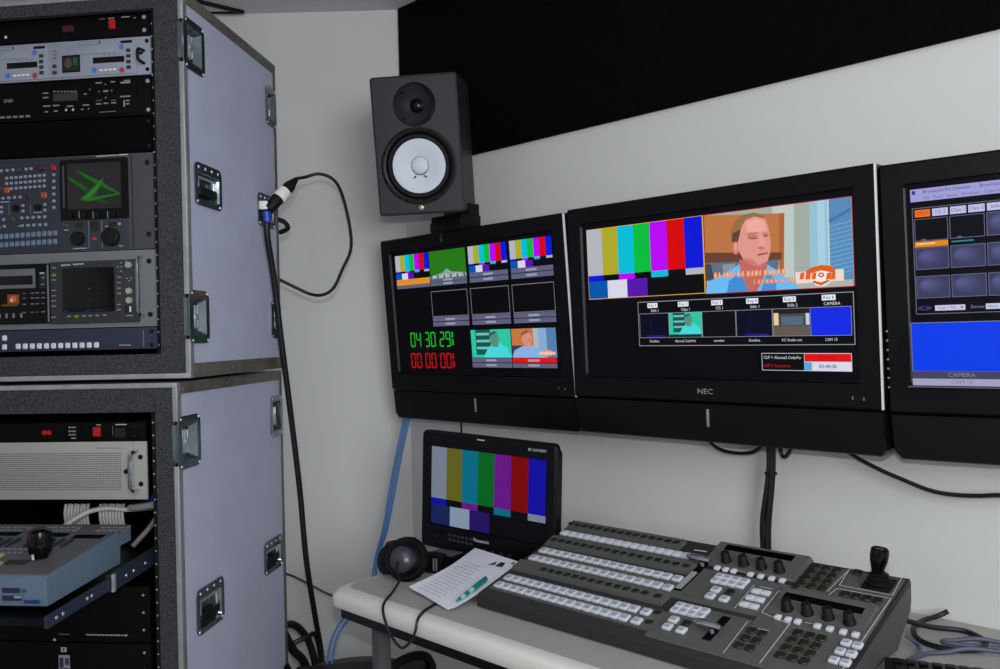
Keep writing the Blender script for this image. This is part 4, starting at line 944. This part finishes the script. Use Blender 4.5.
UC = -.3605
t = device('power_strip', 'black rack power strip with two red lamps, topmost in the lower case', 'power strip', UC, 1.1195, .044, 'pblack', G2)
mb = MB(); mb.box(-.009, .009, -.006, .001, -.011, .011, bev=.002); mb.build('rocker_switch', 'redled', t, (X(-.237), -.0035, .022))
many('red_lamp', 'redled', t, [(x, -.0035, .021) for x in (X(-.369), X(-.357))], lambda mb: mb.lathe([(.006, 0), (.005, -.002), (0, -.003)], (0, 0, 0), (0, 1, 0), 14))
many('green_lamp', 'greenled', t, [(X(-.306), -.003, z) for z in (.0155, .0235, .0325)], lambda mb: mb.box(-.002, .002, -.0015, 0, -.0015, .0015))
s = Flat(-.0038)
for z in (.006, .014, .022, .031): s.B(X(-.302), X(-.290), z, z + .003, (120, 122, 124)); s.k -= 1
s.B(X(-.240), X(-.228), .0365, .0385, (150, 150, 150)); s.B(X(-.193), X(-.165), .0365, .039, (160, 160, 160)); s.B(X(-.2), X(-.199), .012, .036, (110, 110, 110)); s.B(X(-.195), X(-.168), .008, .030, (2, 2, 4)); s.build('lettering', 'paint', t); screws(t, (X(-.13), X(-.148)), (.012, .034), 'rubber', r=.003)
t = device('amplifier', 'cream amplifier with perforated grille and side handle in the lower case', 'amplifier', UC, .984, .1345, 'cream', G2)
mb = MB(); n = 0
for i in range(80):
    x = X(-.183) - i * .0042
    if x < -.205: break
    for j in range(18):
        z = .024 + j * .0049; mb.poly([(x - .0011, -.0037, z - .0011), (x + .0011, -.0037, z - .0011), (x + .0011, -.0037, z + .0011), (x - .0011, -.0037, z + .0011)])
mb.build('grille', 'hole', t)
s = Flat(-.0038); s.B(X(-.240), X(-.178), .1185, .1200, (110, 112, 114)); s.B(X(-.1515), X(-.1508), .001, .133, (96, 98, 98)); s.build('lettering', 'paint', t)
mb = MB(); mb.tube([(X(-.141), -.003, .112), (X(-.145), -.026, .106), (X(-.145), -.030, .067), (X(-.145), -.026, .028), (X(-.141), -.003, .022)], .0042, 8); mb.build('handle', 'chrome', t)
mb = MB(); mb.lathe([(.006, 0), (.0055, -.009), (0, -.010)], (X(-.165), -.0035, .066), (0, 1, 0), 16); mb.build('thumbscrew', 'rubber', t)
screws(t, (X(-.134), X(-.587)), (.098, .036), 'rubber', r=.006)
# sliding drawer with a camera control panel on it
t = thing('rack_drawer', 'black sliding drawer pulled out of the lower case on steel runners', 'drawer', CW(-.36, .0, .80), (0, 0, -YC))
DT = lambda u, y, z: (u + .36, y, z - .80)
mb = MB(); mb.ring([DT(u, y, z) for u, y, z in ((-.585, -.33, .812), (-.140, -.33, .812), (-.140, .30, .838), (-.585, .30, .838))], [DT(u, y, z) for u, y, z in ((-.585, -.33, .820), (-.140, -.33, .820), (-.140, .30, .846), (-.585, .30, .846))])
for dz in (0, .008): mb.poly([DT(u, y, z + dz) for u, y, z in ((-.585, -.33, .812), (-.140, -.33, .812), (-.140, .30, .838), (-.585, .30, .838))])
mb.build('tray', 'black', t)
for u in (-.136, -.592):
    mb = MB(); A = [(-.326, .806), (-.10, .818), (-.10, .842), (-.326, .828)]; Bq = [(-.115, .812), (.10, .826), (.10, .862), (-.115, .846)]
    for q, w in ((A, .004), (Bq, .007)): mb.prism(q, lambda y, z: DT(u - w, y, z), lambda y, z: DT(u + w, y, z))
    rn = mb.build('runner', 'blue', t)
    mb = MB()
    for y, z in ((-.30, .8185), (-.28, .8195), (-.2, .8245), (-.185, .8255), (-.06, .8325), (-.03, .8345), (.02, .838)): mb.lathe([(.004, 0), (.0035, .001), (0, .0015)], DT(u + (.0041 if y < -.11 else .0071), y, z), (1, 0, 0), 10)
    mb.box(u + .36 + .006, u + .36 + .012, -.118, -.108, .012, .050, bev=.001); mb.build('stop', 'steel', rn)
t = thing('camera_control_panel', 'pale blue control panel with a black joystick knob lying on the drawer', 'control panel', CW(-.36, .0, .80), (0, 0, -YC))
prof = [(-.285, .8355), (-.288, .888), (-.282, .8935), (.014, .927), (.014, .892), (-.030, .890), (-.032, .8515)]
mb = MB(); mb.ring([DT(-.562, *p) for p in prof], [DT(-.160, *p) for p in prof]); mb.poly([DT(-.562, *p) for p in prof]); mb.poly([DT(-.160, *p) for p in prof]); mb.build('body', mat('pale_blue_metal', (94, 114, 132), .45, .1, noise=(50, .04)), t)
sl = (.927 - .8935) / .296; TP = lambda u, y, h=0.: DT(u, y, .8935 + (y + .282) * sl + h)
mb = MB(); q = [(-.558, -.279), (-.164, -.279), (-.164, .010), (-.558, .010)]; mb.ring([TP(*p, .0001) for p in q], [TP(*p, .002) for p in q]); mb.poly([TP(*p, .002) for p in q]); mb.build('top_plate', mat('top_plate_grey', (84, 86, 90), .5), t)
ARX = math.atan(sl)
def tops(sp, w, d, h, m, name):
    o = None
    for u, y in sp:
        if o is None: mb = MB(); mb.box(-w / 2, w / 2, -d / 2, d / 2, 0, h, 0, .001, 1); o = mb.build(name, m, t, TP(u, y, .002), (ARX, 0, 0))
        else: inst(o, t, TP(u, y, .002), (ARX, 0, 0))
tops([(-.47 + k * .0145 + b * .13, -.012 - j * .02) for b in range(3) for k in range(6 - (b == 2)) for j in range(2)], .011, .012, .003, 'grey', 'button')
tops([(-.385 + b * .12, -.02) for b in range(2)], .009, .012, .004, mat('faded_red_button', (150, 84, 84), .5), 'button')
tops([(-.44 + k * .021 + b * .125, -.115) for b in range(2) for k in range(5)], .006, .045, .006, 'blue', 'fader')
tops([(-.50 + k * .0135, -.17) for k in range(16)] + [(-.53 + k * .0135, -.15) for k in range(18)], .010, .010, .003, 'grey', 'button')
tops([(-.42, -.055), (-.30, -.06), (-.21, -.07)], .07, .022, .001, 'inner', 'display')
tops([(-.40, -.225), (-.27, -.22)], .05, .025, .001, 'dgrey', 'display')
tops([(-.33, -.19), (-.30, -.235)], .014, .014, .006, mat('cream_button', (150, 146, 110), .5), 'button')
mb = MB(); p = Vector(TP(-.237, -.195, .002)); mb.lathe([(.015, 0), (.017, .008), (.0225, .014), (.025, .034), (.0215, .055), (.012, .060), (0, .0605)], p, (0, 0, 1), 24); jk = mb.build('joystick', 'gloss', t)
mb = MB(); mb.tube([p + Vector((.0, -.022, .002)), p + Vector((0, -.024, .012))], .0025, 8, smooth=0); mb.build('pointer', 'line', jk)
s = Flat(-.2872, .0002, lambda x, z, y: (x + .36, y, z - .80)); nb = (24, 30, 66)
s.B(-.254, -.216, .861, .871, nb); s.B(-.213, -.203, .862, .869, (60, 66, 90)); s.B(-.254, -.212, .846, .856, nb); s.B(-.208, -.172, .841, .848, (30, 46, 110)); s.B(-.228, -.213, .8515, .855, (150, 160, 180))
for u, z in ((-.170, .882), (-.172, .8445)): s.E(u, z, .003, .003, (90, 100, 120))
s.build('lettering', 'paint', t)
# black units at the bottom of the lower case
t = device('processor', 'black rack unit with a line of white lettering below the drawer', 'processor', UC, .655, .130, 'pblack', G2)
s = Flat(-.0038)
for k in range(15): s.B(X(-.277) + k * .0066, X(-.2722) + k * .0066, .0155, .0185, (150, 152, 154)); s.k -= 1
s.B(X(-.345), X(-.318), .0165, .018, (120, 122, 124)); s.E(X(-.178), .0175, .003, .003, (130, 130, 130)); s.E(X(-.355), .004, .004, .003, (170, 160, 130)); s.build('lettering', 'paint', t); screws(t, (X(-.135), -.2275), (.03, .07, .11), 'steel', r=.003)
t = device('processor', 'black rack unit with a white sticker, lowest in the lower case', 'processor', UC, .523, .130, 'pblack', G2)
s = Flat(-.0038); s.B(X(-.340), X(-.326), .108, .119, (150, 158, 158)); s.B(X(-.335), X(-.331), .110, .117, (20, 20, 24)); s.B(X(-.346), X(-.318), .066, .101, (130, 136, 150)); s.B(X(-.344), X(-.334), .072, .095, (30, 34, 66)); s.B(X(-.330), X(-.320), .078, .094, (70, 40, 60)); s.B(X(-.344), X(-.320), .069, .071, (20, 22, 40)); s.build('label', 'paint', t); screws(t, (X(-.135), -.2275), (.03, .07, .11), 'steel', r=.003)

# ---------------------------------------------------------------- cables
def cable(name, label, pts, r, m, cat='cable', n=8, group=None):
    return tag(MB().tube(pts, r, n).build(name, m), label, cat, group)
def in_case(*q): return [CW(*p) for p in q]
for k in range(2):
    mb = MB(); b = -.445 + k * .095
    for i in range(8): mb.tube(in_case((b + i * .0085, .205 + .003 * (i % 2), .937), (b + i * .0085, .20, .912), (b + i * .0085 + .001, .205, .880)), .0038, 6, smooth=2)
    tag(mb.build('ribbon_cable', 'wcable'), ('grey-white ribbon of cables hanging above the drawer at its left', 'grey-white ribbon of cables hanging above the drawer, nearer the rail')[k], 'cable', 'white cables in the lower case')
cable('patch_cable', 'white cable arching over the back of the drawer panel', in_case((-.38, .10, .905), (-.35, .14, .928), (-.31, .16, .935), (-.27, .18, .928), (-.236, .20, .926), (-.18, .21, .93)), .006, 'wcable', group='white cables in the lower case')
cable('patch_cable', 'white cable running straight to the rail behind the drawer', in_case((-.245, .16, .937), (-.20, .13, .945), (-.145, .10, .957)), .008, 'wcable', group='white cables in the lower case')
cable('power_lead', 'grey lead slanting down behind the drawer panel to its plug', in_case((-.13, .09, .94), (-.15, .075, .905), (-.18, .055, .868)), .006, 'grey')
cable('blue_lead', 'dark blue lead hanging under the amplifier near the rail', in_case((-.20, .19, .965), (-.215, .2, .94), (-.235, .21, .945), (-.26, .21, .92)), .005, 'bluec')
# mains plug and the two leads on it, at the upper case's rear handle
cable('mains_cable', 'thick black cable dropping from the upper case handle past both cases', in_case((.018, .452, 1.712), (.017, .434, 1.69), (.015, .434, 1.634), (.013, .482, 1.513), (.013, .525, 1.344), (.013, .584, 1.137), (.013, .648, .891), (.013, .690, .671), (.015, .758, .462), (.017, .80, .334), (.03, .83, .05), (.10, .85, .012), (.3, .86, .010)), .0086, 'cable', n=12)
t = thing('mains_plug', 'black and white twist connector hanging at the upper case rear handle', 'plug', CW(.022, .43, 1.70))
p0, p1 = Vector(CW(.022, .425, 1.703)) - t.location, Vector(CW(.082, .502, 1.803)) - t.location; a = p1 - p0; L_ = a.length; a.normalize()
def seg(u0, u1, prof, name, m, par): mb = MB(); mb.lathe(prof, p0 + a * u0, a, 20); return mb.build(name, m, par)
body = seg(0, 0, [(0, 0), (.014, 0), (.016, .004), (.016, .022), (.0175, .024), (.0175, .046), (0, .046)], 'body', 'rubber', t)
seg(.046, 0, [(.019, 0), (.0195, .002), (.0195, .032), (.019, .034), (0, .034)], 'white_shell', 'conn', t)
seg(.080, 0, [(.0165, 0), (.0165, .022), (.012, .034), (.007, .052), (0, .052)], 'strain_relief', 'rubber', t)
mb = MB(); mb.box(-.012, .012, -.010, .010, -.012, .012, 0, .004, 2, Matrix.Translation(p0 + Vector((-.010, .0, .012)))); mb.build('white_shell', 'conn', t)
mb = MB(); mb.cyl(p0 + Vector((-.004, 0, -.006)), p0 + Vector((-.002, 0, -.034)), .0125, .011); mb.build('blue_collar', 'bluec', t)
loop = [(285, 188)]
LP = [(-.612, 2.555, 1.812), (-.585, 2.60, 1.840), (-.545, 2.62, 1.853), (-.506, 2.64, 1.838), (-.484, 2.66, 1.795), (-.466, 2.68, 1.70), (-.466, 2.69, 1.625), (-.494, 2.69, 1.563), (-.520, 2.68, 1.506), (-.552, 2.67, 1.483), (-.585, 2.64, 1.484), (-.625, 2.60, 1.505), (-.665, 2.56, 1.528), (-.70, 2.52, 1.545)]
cable('looped_lead', 'thin black lead looping out from the plug and back behind the upper case', [Vector(CW(.080, .500, 1.800))] + [Vector((p[0] * f, p[1] * f, 1.34 + (p[2] - 1.34) * f)) for p, f in [(p, .945 if k < 10 else (.945 + (k - 9) * .01375)) for k, p in enumerate(LP) if k]], .0048, 'cable')
cable('handle_lead', 'short black cable stub behind the upper case rear handle', in_case((-.02, .548, 1.700), (.010, .575, 1.690), (.016, .590, 1.672), (-.012, .6, 1.662)), .0075, 'cable')
cable('wall_lead', 'thin black lead running along the back wall to the desk end', [(-.95, 2.915, .60), (-.80, 2.92, .555), (-.729, 2.92, .532), (-.662, 2.92, .496), (-.584, 2.92, .457), (-.40, 2.90, .40)], .0038, 'cable')
for i, (pts, r, lb) in enumerate((([(-.72, 2.56, .52), (-.69, 2.60, .46), (-.665, 2.64, .38), (-.64, 2.70, .30), (-.60, 2.74, .05), (-.5, 2.76, .012)], .014, 'thick black cable curving to the floor behind the lower case'),
                               ([(-.74, 2.62, .44), (-.68, 2.66, .455), (-.645, 2.70, .41), (-.62, 2.72, .33), (-.58, 2.78, .05), (-.45, 2.8, .012)], .012, 'second black cable arching to the floor beside the thick one'),
                               ([(-.73, 2.6, .395), (-.68, 2.63, .398), (-.63, 2.66, .41), (-.60, 2.70, .38), (-.56, 2.72, .05), (-.4, 2.74, .012)], .008, 'thin black cable crossing the floor cables behind the lower case'))):
    cable('floor_cable', lb, pts, r, 'cable', group='black cables on the floor behind the cases')
# blue network cables from the left television to the floor
for i, dx in enumerate((-.013, .0, .013)):
    q = [W(.080 + dx, .070, 1.17), W(.074 + dx, .075, 1.085), W(.062 + dx, .10, .970), W(.056 + dx, .13, .846), W(.049 + dx * .8, .16, .712), W(.005 + dx * .5, .165, .610)]
    if i == 2: q += [Vector((-.393, 2.52, .54)), Vector((-.391, 2.50, .491)), Vector((-.380, 2.50, .441)), Vector((-.376, 2.50, .35)), Vector((-.37, 2.5, .2)), Vector((-.37, 2.5, .012))]
    else: q += [Vector((-.41, 2.57 + i * .012, .600)), Vector((-.444 + i * .02, 2.55, .560)), Vector((-.474 + i * .02, 2.55, .522)), Vector((-.508 + i * .016, 2.55, .480)), Vector((-.531 + i * .014, 2.55, .430)), Vector((-.541 + i * .014, 2.55, .36)), Vector((-.535 + i * .012, 2.56, .2)), Vector((-.52, 2.57 + i * .012, .012))]
    cable('network_cable', ('outer blue network cable looping below the desk end', 'inner blue network cable looping below the desk end', 'blue network cable dropping straight behind the desk leg')[i], q, .0036, 'bcable', group='blue network cables at the left television')
# under the televisions
mb = MB(); random.seed(3)
q0 = [(1.352, 1.085), (1.352, 1.03), (1.346, .97), (1.336, .90), (1.334, .84), (1.336, .755)]
for k in range(7):
    an = 2 * PI * k / 7; mb.tube([W(s + (.006, .006, .008, .010, .009, .008)[i] * math.cos(an), .045 + .009 * math.sin(an), z) for i, (s, z) in enumerate(q0)], .0040, 7)
b = mb.build('cable_bundle', 'cable'); tag(b, 'bundle of dark cables hanging from the middle television to the console', 'cables')
mb = MB(); mb.lathe([(.0135, -.003), (.0145, 0), (.0135, .003)], W(1.3505, .045, 1.008), (0, 0, 1), 16); o = mb.build('cable_tie', 'rubber', b)
cable('drooping_lead', 'short black lead drooping under the middle television left of the bundle', [W(1.180, .05, 1.085), W(1.215, .05, 1.058), W(1.258, .05, 1.049), W(1.31, .05, 1.055), W(1.348, .05, 1.085)], .0042, 'cable', group='black leads under the televisions')
cable('drooping_lead', 'small black loop of lead just right of the hanging bundle', [W(1.375, .05, 1.085), W(1.383, .055, 1.055), W(1.392, .055, 1.052), W(1.402, .05, 1.068), W(1.40, .05, 1.09)], .0045, 'cable', group='black leads under the televisions')
cable('drooping_lead', 'long black lead sagging rightwards from the middle television to the picture edge', [W(1.520, .06, 1.085), W(1.55, .05, 1.062), W(1.60, .045, 1.038), W(1.638, .04, 1.023), W(1.69, .035, 1.005), W(1.733, .03, 1.0), W(1.78, .03, 1.003), W(1.822, .03, 1.009), W(1.95, .03, 1.02), W(2.1, .03, 1.05)], .0044, 'cable', group='black leads under the televisions')
cable('monitor_lead', 'thin black lead hanging down to the field monitor from the left television', [W(.385, .12, 1.10), W(.386, .12, 1.05), W(.39, .12, .95), W(.42, .15, .85)], .0035, 'cable')
# leads on the desk right of the console
Z = .7402
cable('desk_lead', 'black lead looping across the desk from the back of the console', [W(1.676, .165, Z + .032), W(1.71, .115, Z + .012), W(1.76, .08, Z + .006), W(1.80, .105, Z + .006), W(1.815, .15, Z + .006), W(1.79, .19, Z + .006), W(1.75, .20, Z + .006), W(1.71, .18, Z + .006), W(1.685, .13, Z + .008), W(1.682, .07, Z + .006), W(1.70, .03, Z + .01), W(1.715, .02, Z + .02)], .0052, 'cable', group='leads on the desk')
cable('desk_lead', 'slate blue lead doubled back on the desk beyond the black loop', [W(1.98, .16, Z + .005), W(1.90, .14, Z + .005), W(1.84, .135, Z + .0055), W(1.79, .155, Z + .0055), W(1.755, .165, Z + .005), W(1.747, .157, Z + .005), W(1.76, .147, Z + .005), W(1.80, .130, Z + .013), W(1.85, .10, Z + .005), W(1.95, .09, Z + .005), W(2.05, .10, Z + .005)], .0045, 'gcable', group='leads on the desk')
cable('desk_lead', 'slate blue lead running along the desk towards the keyboard', [W(2.0, .20, Z + .005), W(1.90, .165, Z + .012), W(1.85, .17, Z + .012), W(1.80, .19, Z + .012), W(1.77, .215, Z + .005), W(1.745, .245, Z + .005), W(1.735, .29, Z + .005)], .0045, 'gcable', group='leads on the desk')
cable('desk_lead', 'slate blue lead curving round the right end of the console', [W(1.70, .215, Z + .02), W(1.722, .218, Z + .008), W(1.735, .25, Z + .005), W(1.732, .30, Z + .005)], .0042, 'gcable', group='leads on the desk')

# ---------------------------------------------------------------- headset, pack, paper, pen
hc = W(.635, .548, .794); fn = (Vector((0, 0, 1.34)) - hc).normalized() * .9 + Vector((-.30, -.05, .10)); fn.normalize()
t = thing('headset', 'black intercom headset lying on the left end of the desk', 'headset', W(.63, .53, .7402)); H0 = t.location
c = hc - H0; sd_ = fn.cross(Vector((0, 0, 1))).normalized(); upv = sd_.cross(fn)
mb = MB(); mb.lathe([(0, -.030), (.040, -.028), (.052, -.020), (.055, -.010), (.054, .0), (.048, .006), (.044, .006), (.040, .012), (.030, .020), (.018, .026), (.008, .028), (0, .0285)], c, fn, 36); ec = mb.build('ear_cup', 'black', t)
mb = MB(); mb.lathe([(.032, .018), (.030, .024), (.024, .030), (.012, .035), (0, .036)], c + sd_ * .004 - upv * .002, fn, 24); mb.build('cup_cap', mat('satin_dark', (52, 54, 64), .3), ec)
c2 = c + Vector((-.050, .035, -.010))
mb = MB(); mb.lathe([(0, -.020), (.030, -.018), (.036, -.008), (.036, .006), (.026, .014), (0, .016)], c2, (fn + Vector((-.6, .2, 0))).normalized(), 28); mb.build('ear_cup', 'black', t)
mb = MB(); mb.tube([c + upv * .046 - fn * .01, c + upv * .052 - fn * .045, c2 + upv * .040, c2 + upv * .032], .006, 8); mb.build('headband', 'rubber', t)
mb = MB(); q = c + sd_ * .055 - upv * .028 - fn * .02
mb.box(-.030, .030, -.016, .016, -.024, .024, 0, .004, 2, Matrix.Translation(W(.632, .455, .7652) - H0) @ Matrix.Rotation(-YW + .3, 4, 'Z'))
mb.build('boom_housing', 'black', t)
mb = MB()
for dx in (-.018, .010, .018): mb.box(dx - .002, dx + .002, -.0185, -.0155, -.016, .016, 0, 0, 1, Matrix.Translation(W(.632, .455, .7652) - H0) @ Matrix.Rotation(-YW + .3, 4, 'Z'))
mb.build('trim_strip', 'grey', t)
mb = MB(); mb.tube([p - H0 for p in (hc + fn * .034 - upv * .010 + sd_ * .010, hc + fn * .06 - upv * .034, W(.672, .600, .760), W(.700, .645, .7455), W(.728, .685, .7435), W(.752, .712, .7375), W(.770, .7205, .715), W(.792, .7205, .685), W(.826, .7205, .668), W(.858, .7205, .690), W(.874, .7205, .715), W(.872, .711, .738), W(.856, .680, .7438), W(.846, .655, .7442), W(.838, .622, .7448), W(.85, .590, .7445), W(.87, .57, .7445))], .0031, 8)
mb.build('cord', 'cable', t)
t = thing('intercom_pack', 'small black box with a printed grey top at the foot of the field monitor', 'intercom box', W(.598, .372, .7402), (0, 0, -YW + .1))
mb = MB(); mb.box(-.050, .050, -.036, .036, 0, .030, bev=.004); mb.build('box', 'black', t)
mb = MB(); mb.box(-.040, .034, -.030, .026, .0300, .0306); tp = mb.build('label', 'grey', t)
s = Flat(-.0307, .0002, lambda x, z, y: (x, z, -y))
for k in range(4):
    for j in range(3): s.B(-.034 + k * .017, -.023 + k * .017, -.024 + j * .016, -.016 + j * .016, (60, 62, 70)); s.k -= 1
s.build('lettering', 'paint', tp)

# paper sheets leaning on the console edge
def sheet(corners, nx=10, ny=12, sag=.0, curl=.0):
    """bilinear sheet from near-left, near-right, far-right, far-left."""
    a, b, c, d = [Vector(q) for q in corners]; vs = []
    for j in range(ny + 1):
        for i in range(nx + 1):
            u, v = i / nx, j / ny; p = a * (1 - u) * (1 - v) + b * u * (1 - v) + c * u * v + d * (1 - u) * v
            p.z += -sag * math.sin(PI * v) + curl * (max(0, .16 - u) / .16) ** 2 * (1 - v); vs.append(p)
    return vs, nx, ny
def sheet_obj(name, grid, par, m, th=.0006, dz=0.):
    vs, nx, ny = grid; mb = MB(); rows = []
    for z in (dz, dz - th): rows.append([mb.bm.verts.new(p + Vector((0, 0, z))) for p in vs])
    id_ = lambda i, j: j * (nx + 1) + i
    for r in (0, 1):
        for j in range(ny):
            for i in range(nx):
                q = [id_(i, j), id_(i + 1, j), id_(i + 1, j + 1), id_(i, j + 1)]; mb.face([rows[r][k] for k in (q if r == 0 else q[::-1])])
    edge = [id_(i, 0) for i in range(nx + 1)] + [id_(nx, j) for j in range(1, ny + 1)] + [id_(i, ny) for i in range(nx - 1, -1, -1)] + [id_(0, j) for j in range(ny - 1, 0, -1)]
    for k in range(len(edge)): i, j = edge[k], edge[(k + 1) % len(edge)]; mb.face([rows[0][i], rows[1][i], rows[1][j], rows[0][j]])
    return mb.build(name, m, par)
t = thing('paper_sheets', 'white printed sheets lying between the headset and the console', 'paper', W(.75, .5, .7402)); P0 = t.location
PC = [W(.719, .609, .752) - P0, W(.899, .634, .7475) - P0, W(.897, .412, .802) - P0, W(.682, .350, .789) - P0]
g1 = sheet(PC, sag=.006, curl=.004); sheet_obj('sheet', g1, t, 'paper')
g2 = sheet([PC[0] + Vector((.004, .006, -.0015)), PC[1] + Vector((-.010, -.004, -.0015)), PC[2] + Vector((-.004, 0, -.002)), PC[3] + Vector((-.006, .012, -.002))], sag=.006); sheet_obj('sheet', g2, t, 'paper')
def on_sheet(u, v, h=.0004):
    a, b, c, d = PC; p = a * (1 - u) * (1 - v) + b * u * (1 - v) + c * u * v + d * (1 - u) * v
    p.z += -.006 * math.sin(PI * v) + .004 * (max(0, .16 - u) / .16) ** 2 * (1 - v) + h; return p
mb = MB()
for q in ([(.55, .80), (.66, .84), (.62, .90)], [(.68, .82), (.82, .84), (.78, .92), (.70, .91)], [(.88, .93), (.92, .93), (.92, .97), (.89, .97)], [(.94, .91), (.965, .91), (.965, .96), (.945, .96)], [(.97, .89), (.99, .89), (.99, .94), (.972, .94)]): mb.poly([on_sheet(*p) for p in q])
mb.build('bold_print', 'ink', t)
mb = MB(); random.seed(5)
for r in range(13):
    v = .07 + r * .055; u = .12
    while u < .62 - r * .01:
        w = random.uniform(.03, .10); mb.poly([on_sheet(*p) for p in ((u, v), (u + w, v), (u + w, v + .010), (u, v + .010))]); u += w + .018
mb.poly([on_sheet(*p) for p in ((.02, .545), (.80, .86), (.80, .864), (.02, .551))])
mb.build('fine_print', 'faint', t)
t = thing('pen', 'teal ballpoint pen lying on the white paper sheets', 'pen', P0 + on_sheet(.955, .07, .0065))
pd = (on_sheet(.87, .55, .0065) - on_sheet(.955, .07, .0065)).normalized()
mb = MB(); mb.lathe([(0, 0), (.0012, .001), (.0045, .016), (.0052, .022), (.0052, .066), (0, .066)], (0, 0, 0), pd, 16, [0, 0, 1, 1, 1, 1]); mb.build('barrel', ['teal', 'clear'], t)
mb = MB(); mb.lathe([(.0056, .0), (.0058, .002), (.0058, .050), (.004, .055), (0, .056)], pd * .064, pd, 16); cp = mb.build('cap', 'teal', t)
mb = MB(); mb.box(-.0015, .0015, -.0012, .0012, 0, .045, 0, .0005, 1, Matrix.Translation(pd * .072 + Vector((0, 0, .0065))) @ Vector((0, 0, 1)).rotation_difference(pd).to_matrix().to_4x4()); mb.build('clip', 'teal', cp)
mb = MB(); mb.lathe([(.0054, 0), (.0054, .016), (0, .016)], pd * .03, pd, 16); mb.build('grip', 'teal', t)

# ---------------------------------------------------------------- office chair pushed under the desk
t = thing('office_chair', 'dark grey fabric chair seat and black armrest under the desk end', 'chair', (-.43, 2.50, -.0), (0, 0, .15))
mb = MB(); mb.box(-.19, .20, -.26, .03, .362, .3845, bev=.006); mb.build('seat_pan', 'black', t)
mb = MB(); mb.lathe([(0, .425), (.205, .425), (.215, .440), (.20, .458), (.14, .468), (0, .470)], (0, 0, -.075), (0, 0, 1), 36); se = mb.build('seat', 'chair', t)
se.location = (-.02, -.02, -.040)
mb = MB(); mb.tube([(.06, -.16, .35), (.065, -.155, .395), (.095, -.13, .425), (.145, -.09, .430), (.185, -.05, .412), (.205, -.02, .37), (.20, -.01, .345)], .013, 10); mb.build('armrest', 'rubber', t)
mb = MB(); mb.cyl((0, 0, .10), (0, 0, .362), .028, n=18); mb.build('gas_column', 'black', t)
mb = MB()
for k in range(5):
    an = R(72 * k + 20); mb.tube([(0, 0, .115), (.15 * math.cos(an), .15 * math.sin(an), .095), (.27 * math.cos(an), .27 * math.sin(an), .075)], .018, 8)
bs = mb.build('base', 'black', t)
for k in range(5):
    an = R(72 * k + 20); mb = MB(); x, y = .27 * math.cos(an), .27 * math.sin(an); mb.cyl((x - .018, y, .0285), (x + .018, y, .0285), .028, n=16); mb.box(x - .012, x + .012, y - .012, y + .012, .03, .075); mb.build('caster', 'rubber', bs)

# ---------------------------------------------------------------- light
def area(name, loc, target, sx, sy, power, col, spread=None):
    l = bpy.data.lights.new(name, 'AREA'); l.shape = 'RECTANGLE'; l.size = sx; l.size_y = sy; l.energy = power; l.color = col
    o = bpy.data.objects.new(name, l); COL.objects.link(o); o.location = loc
    o.rotation_euler = (Vector(target) - Vector(loc)).to_track_quat('-Z', 'Y').to_euler()
    if spread: l.spread = spread
    return o
area('rear_fill_light', (1.0, -1.42, 1.72), (-.45, 2.6, 1.85), 1.3, 1.2, 55, (.96, .985, 1.0))  # added soft fill behind the camera to even out the walls, no real window
area('ceiling_fluorescent', (-.25, .55, H - .02), (-.25, .55, 0), 1.2, .6, 8, (.95, .98, 1.0))
l = bpy.data.lights.new('camera_flash', 'AREA'); l.shape = 'RECTANGLE'; l.size = .035; l.size_y = .022; l.energy = 9; l.color = (1, .99, .98)
o = bpy.data.objects.new('camera_flash', l); COL.objects.link(o); o.location = (0, -.02, 1.475); o.rotation_euler = (R(90), 0, 0)
w = bpy.data.worlds.new('world'); bpy.context.scene.world = w; w.use_nodes = True
w.node_tree.nodes['Background'].inputs['Color'].default_value = (.02, .02, .022, 1)

# ---------------------------------------------------------------- camera
FPX, ROLL, HY = 850., .024, 336.
cam = bpy.data.cameras.new('camera'); co = bpy.data.objects.new('camera', cam); COL.objects.link(co)
cam.sensor_width = 36.; cam.lens = FPX * 36. / 1000.; cam.clip_start = .02
co.location = (0, 0, 1.34)
pitch = math.atan((HY - 334.5) / FPX)
co.rotation_mode = 'QUATERNION'
co.rotation_quaternion = (Matrix.Rotation(R(90) + pitch, 3, 'X') @ Matrix.Rotation(-ROLL, 3, 'Z')).to_quaternion()
sc = bpy.context.scene; sc.camera = co
vs = sc.view_settings; vs.view_transform = 'Standard'; vs.look = 'None'; vs.gamma = 1; vs.use_curve_mapping = False; vs.exposure = 0
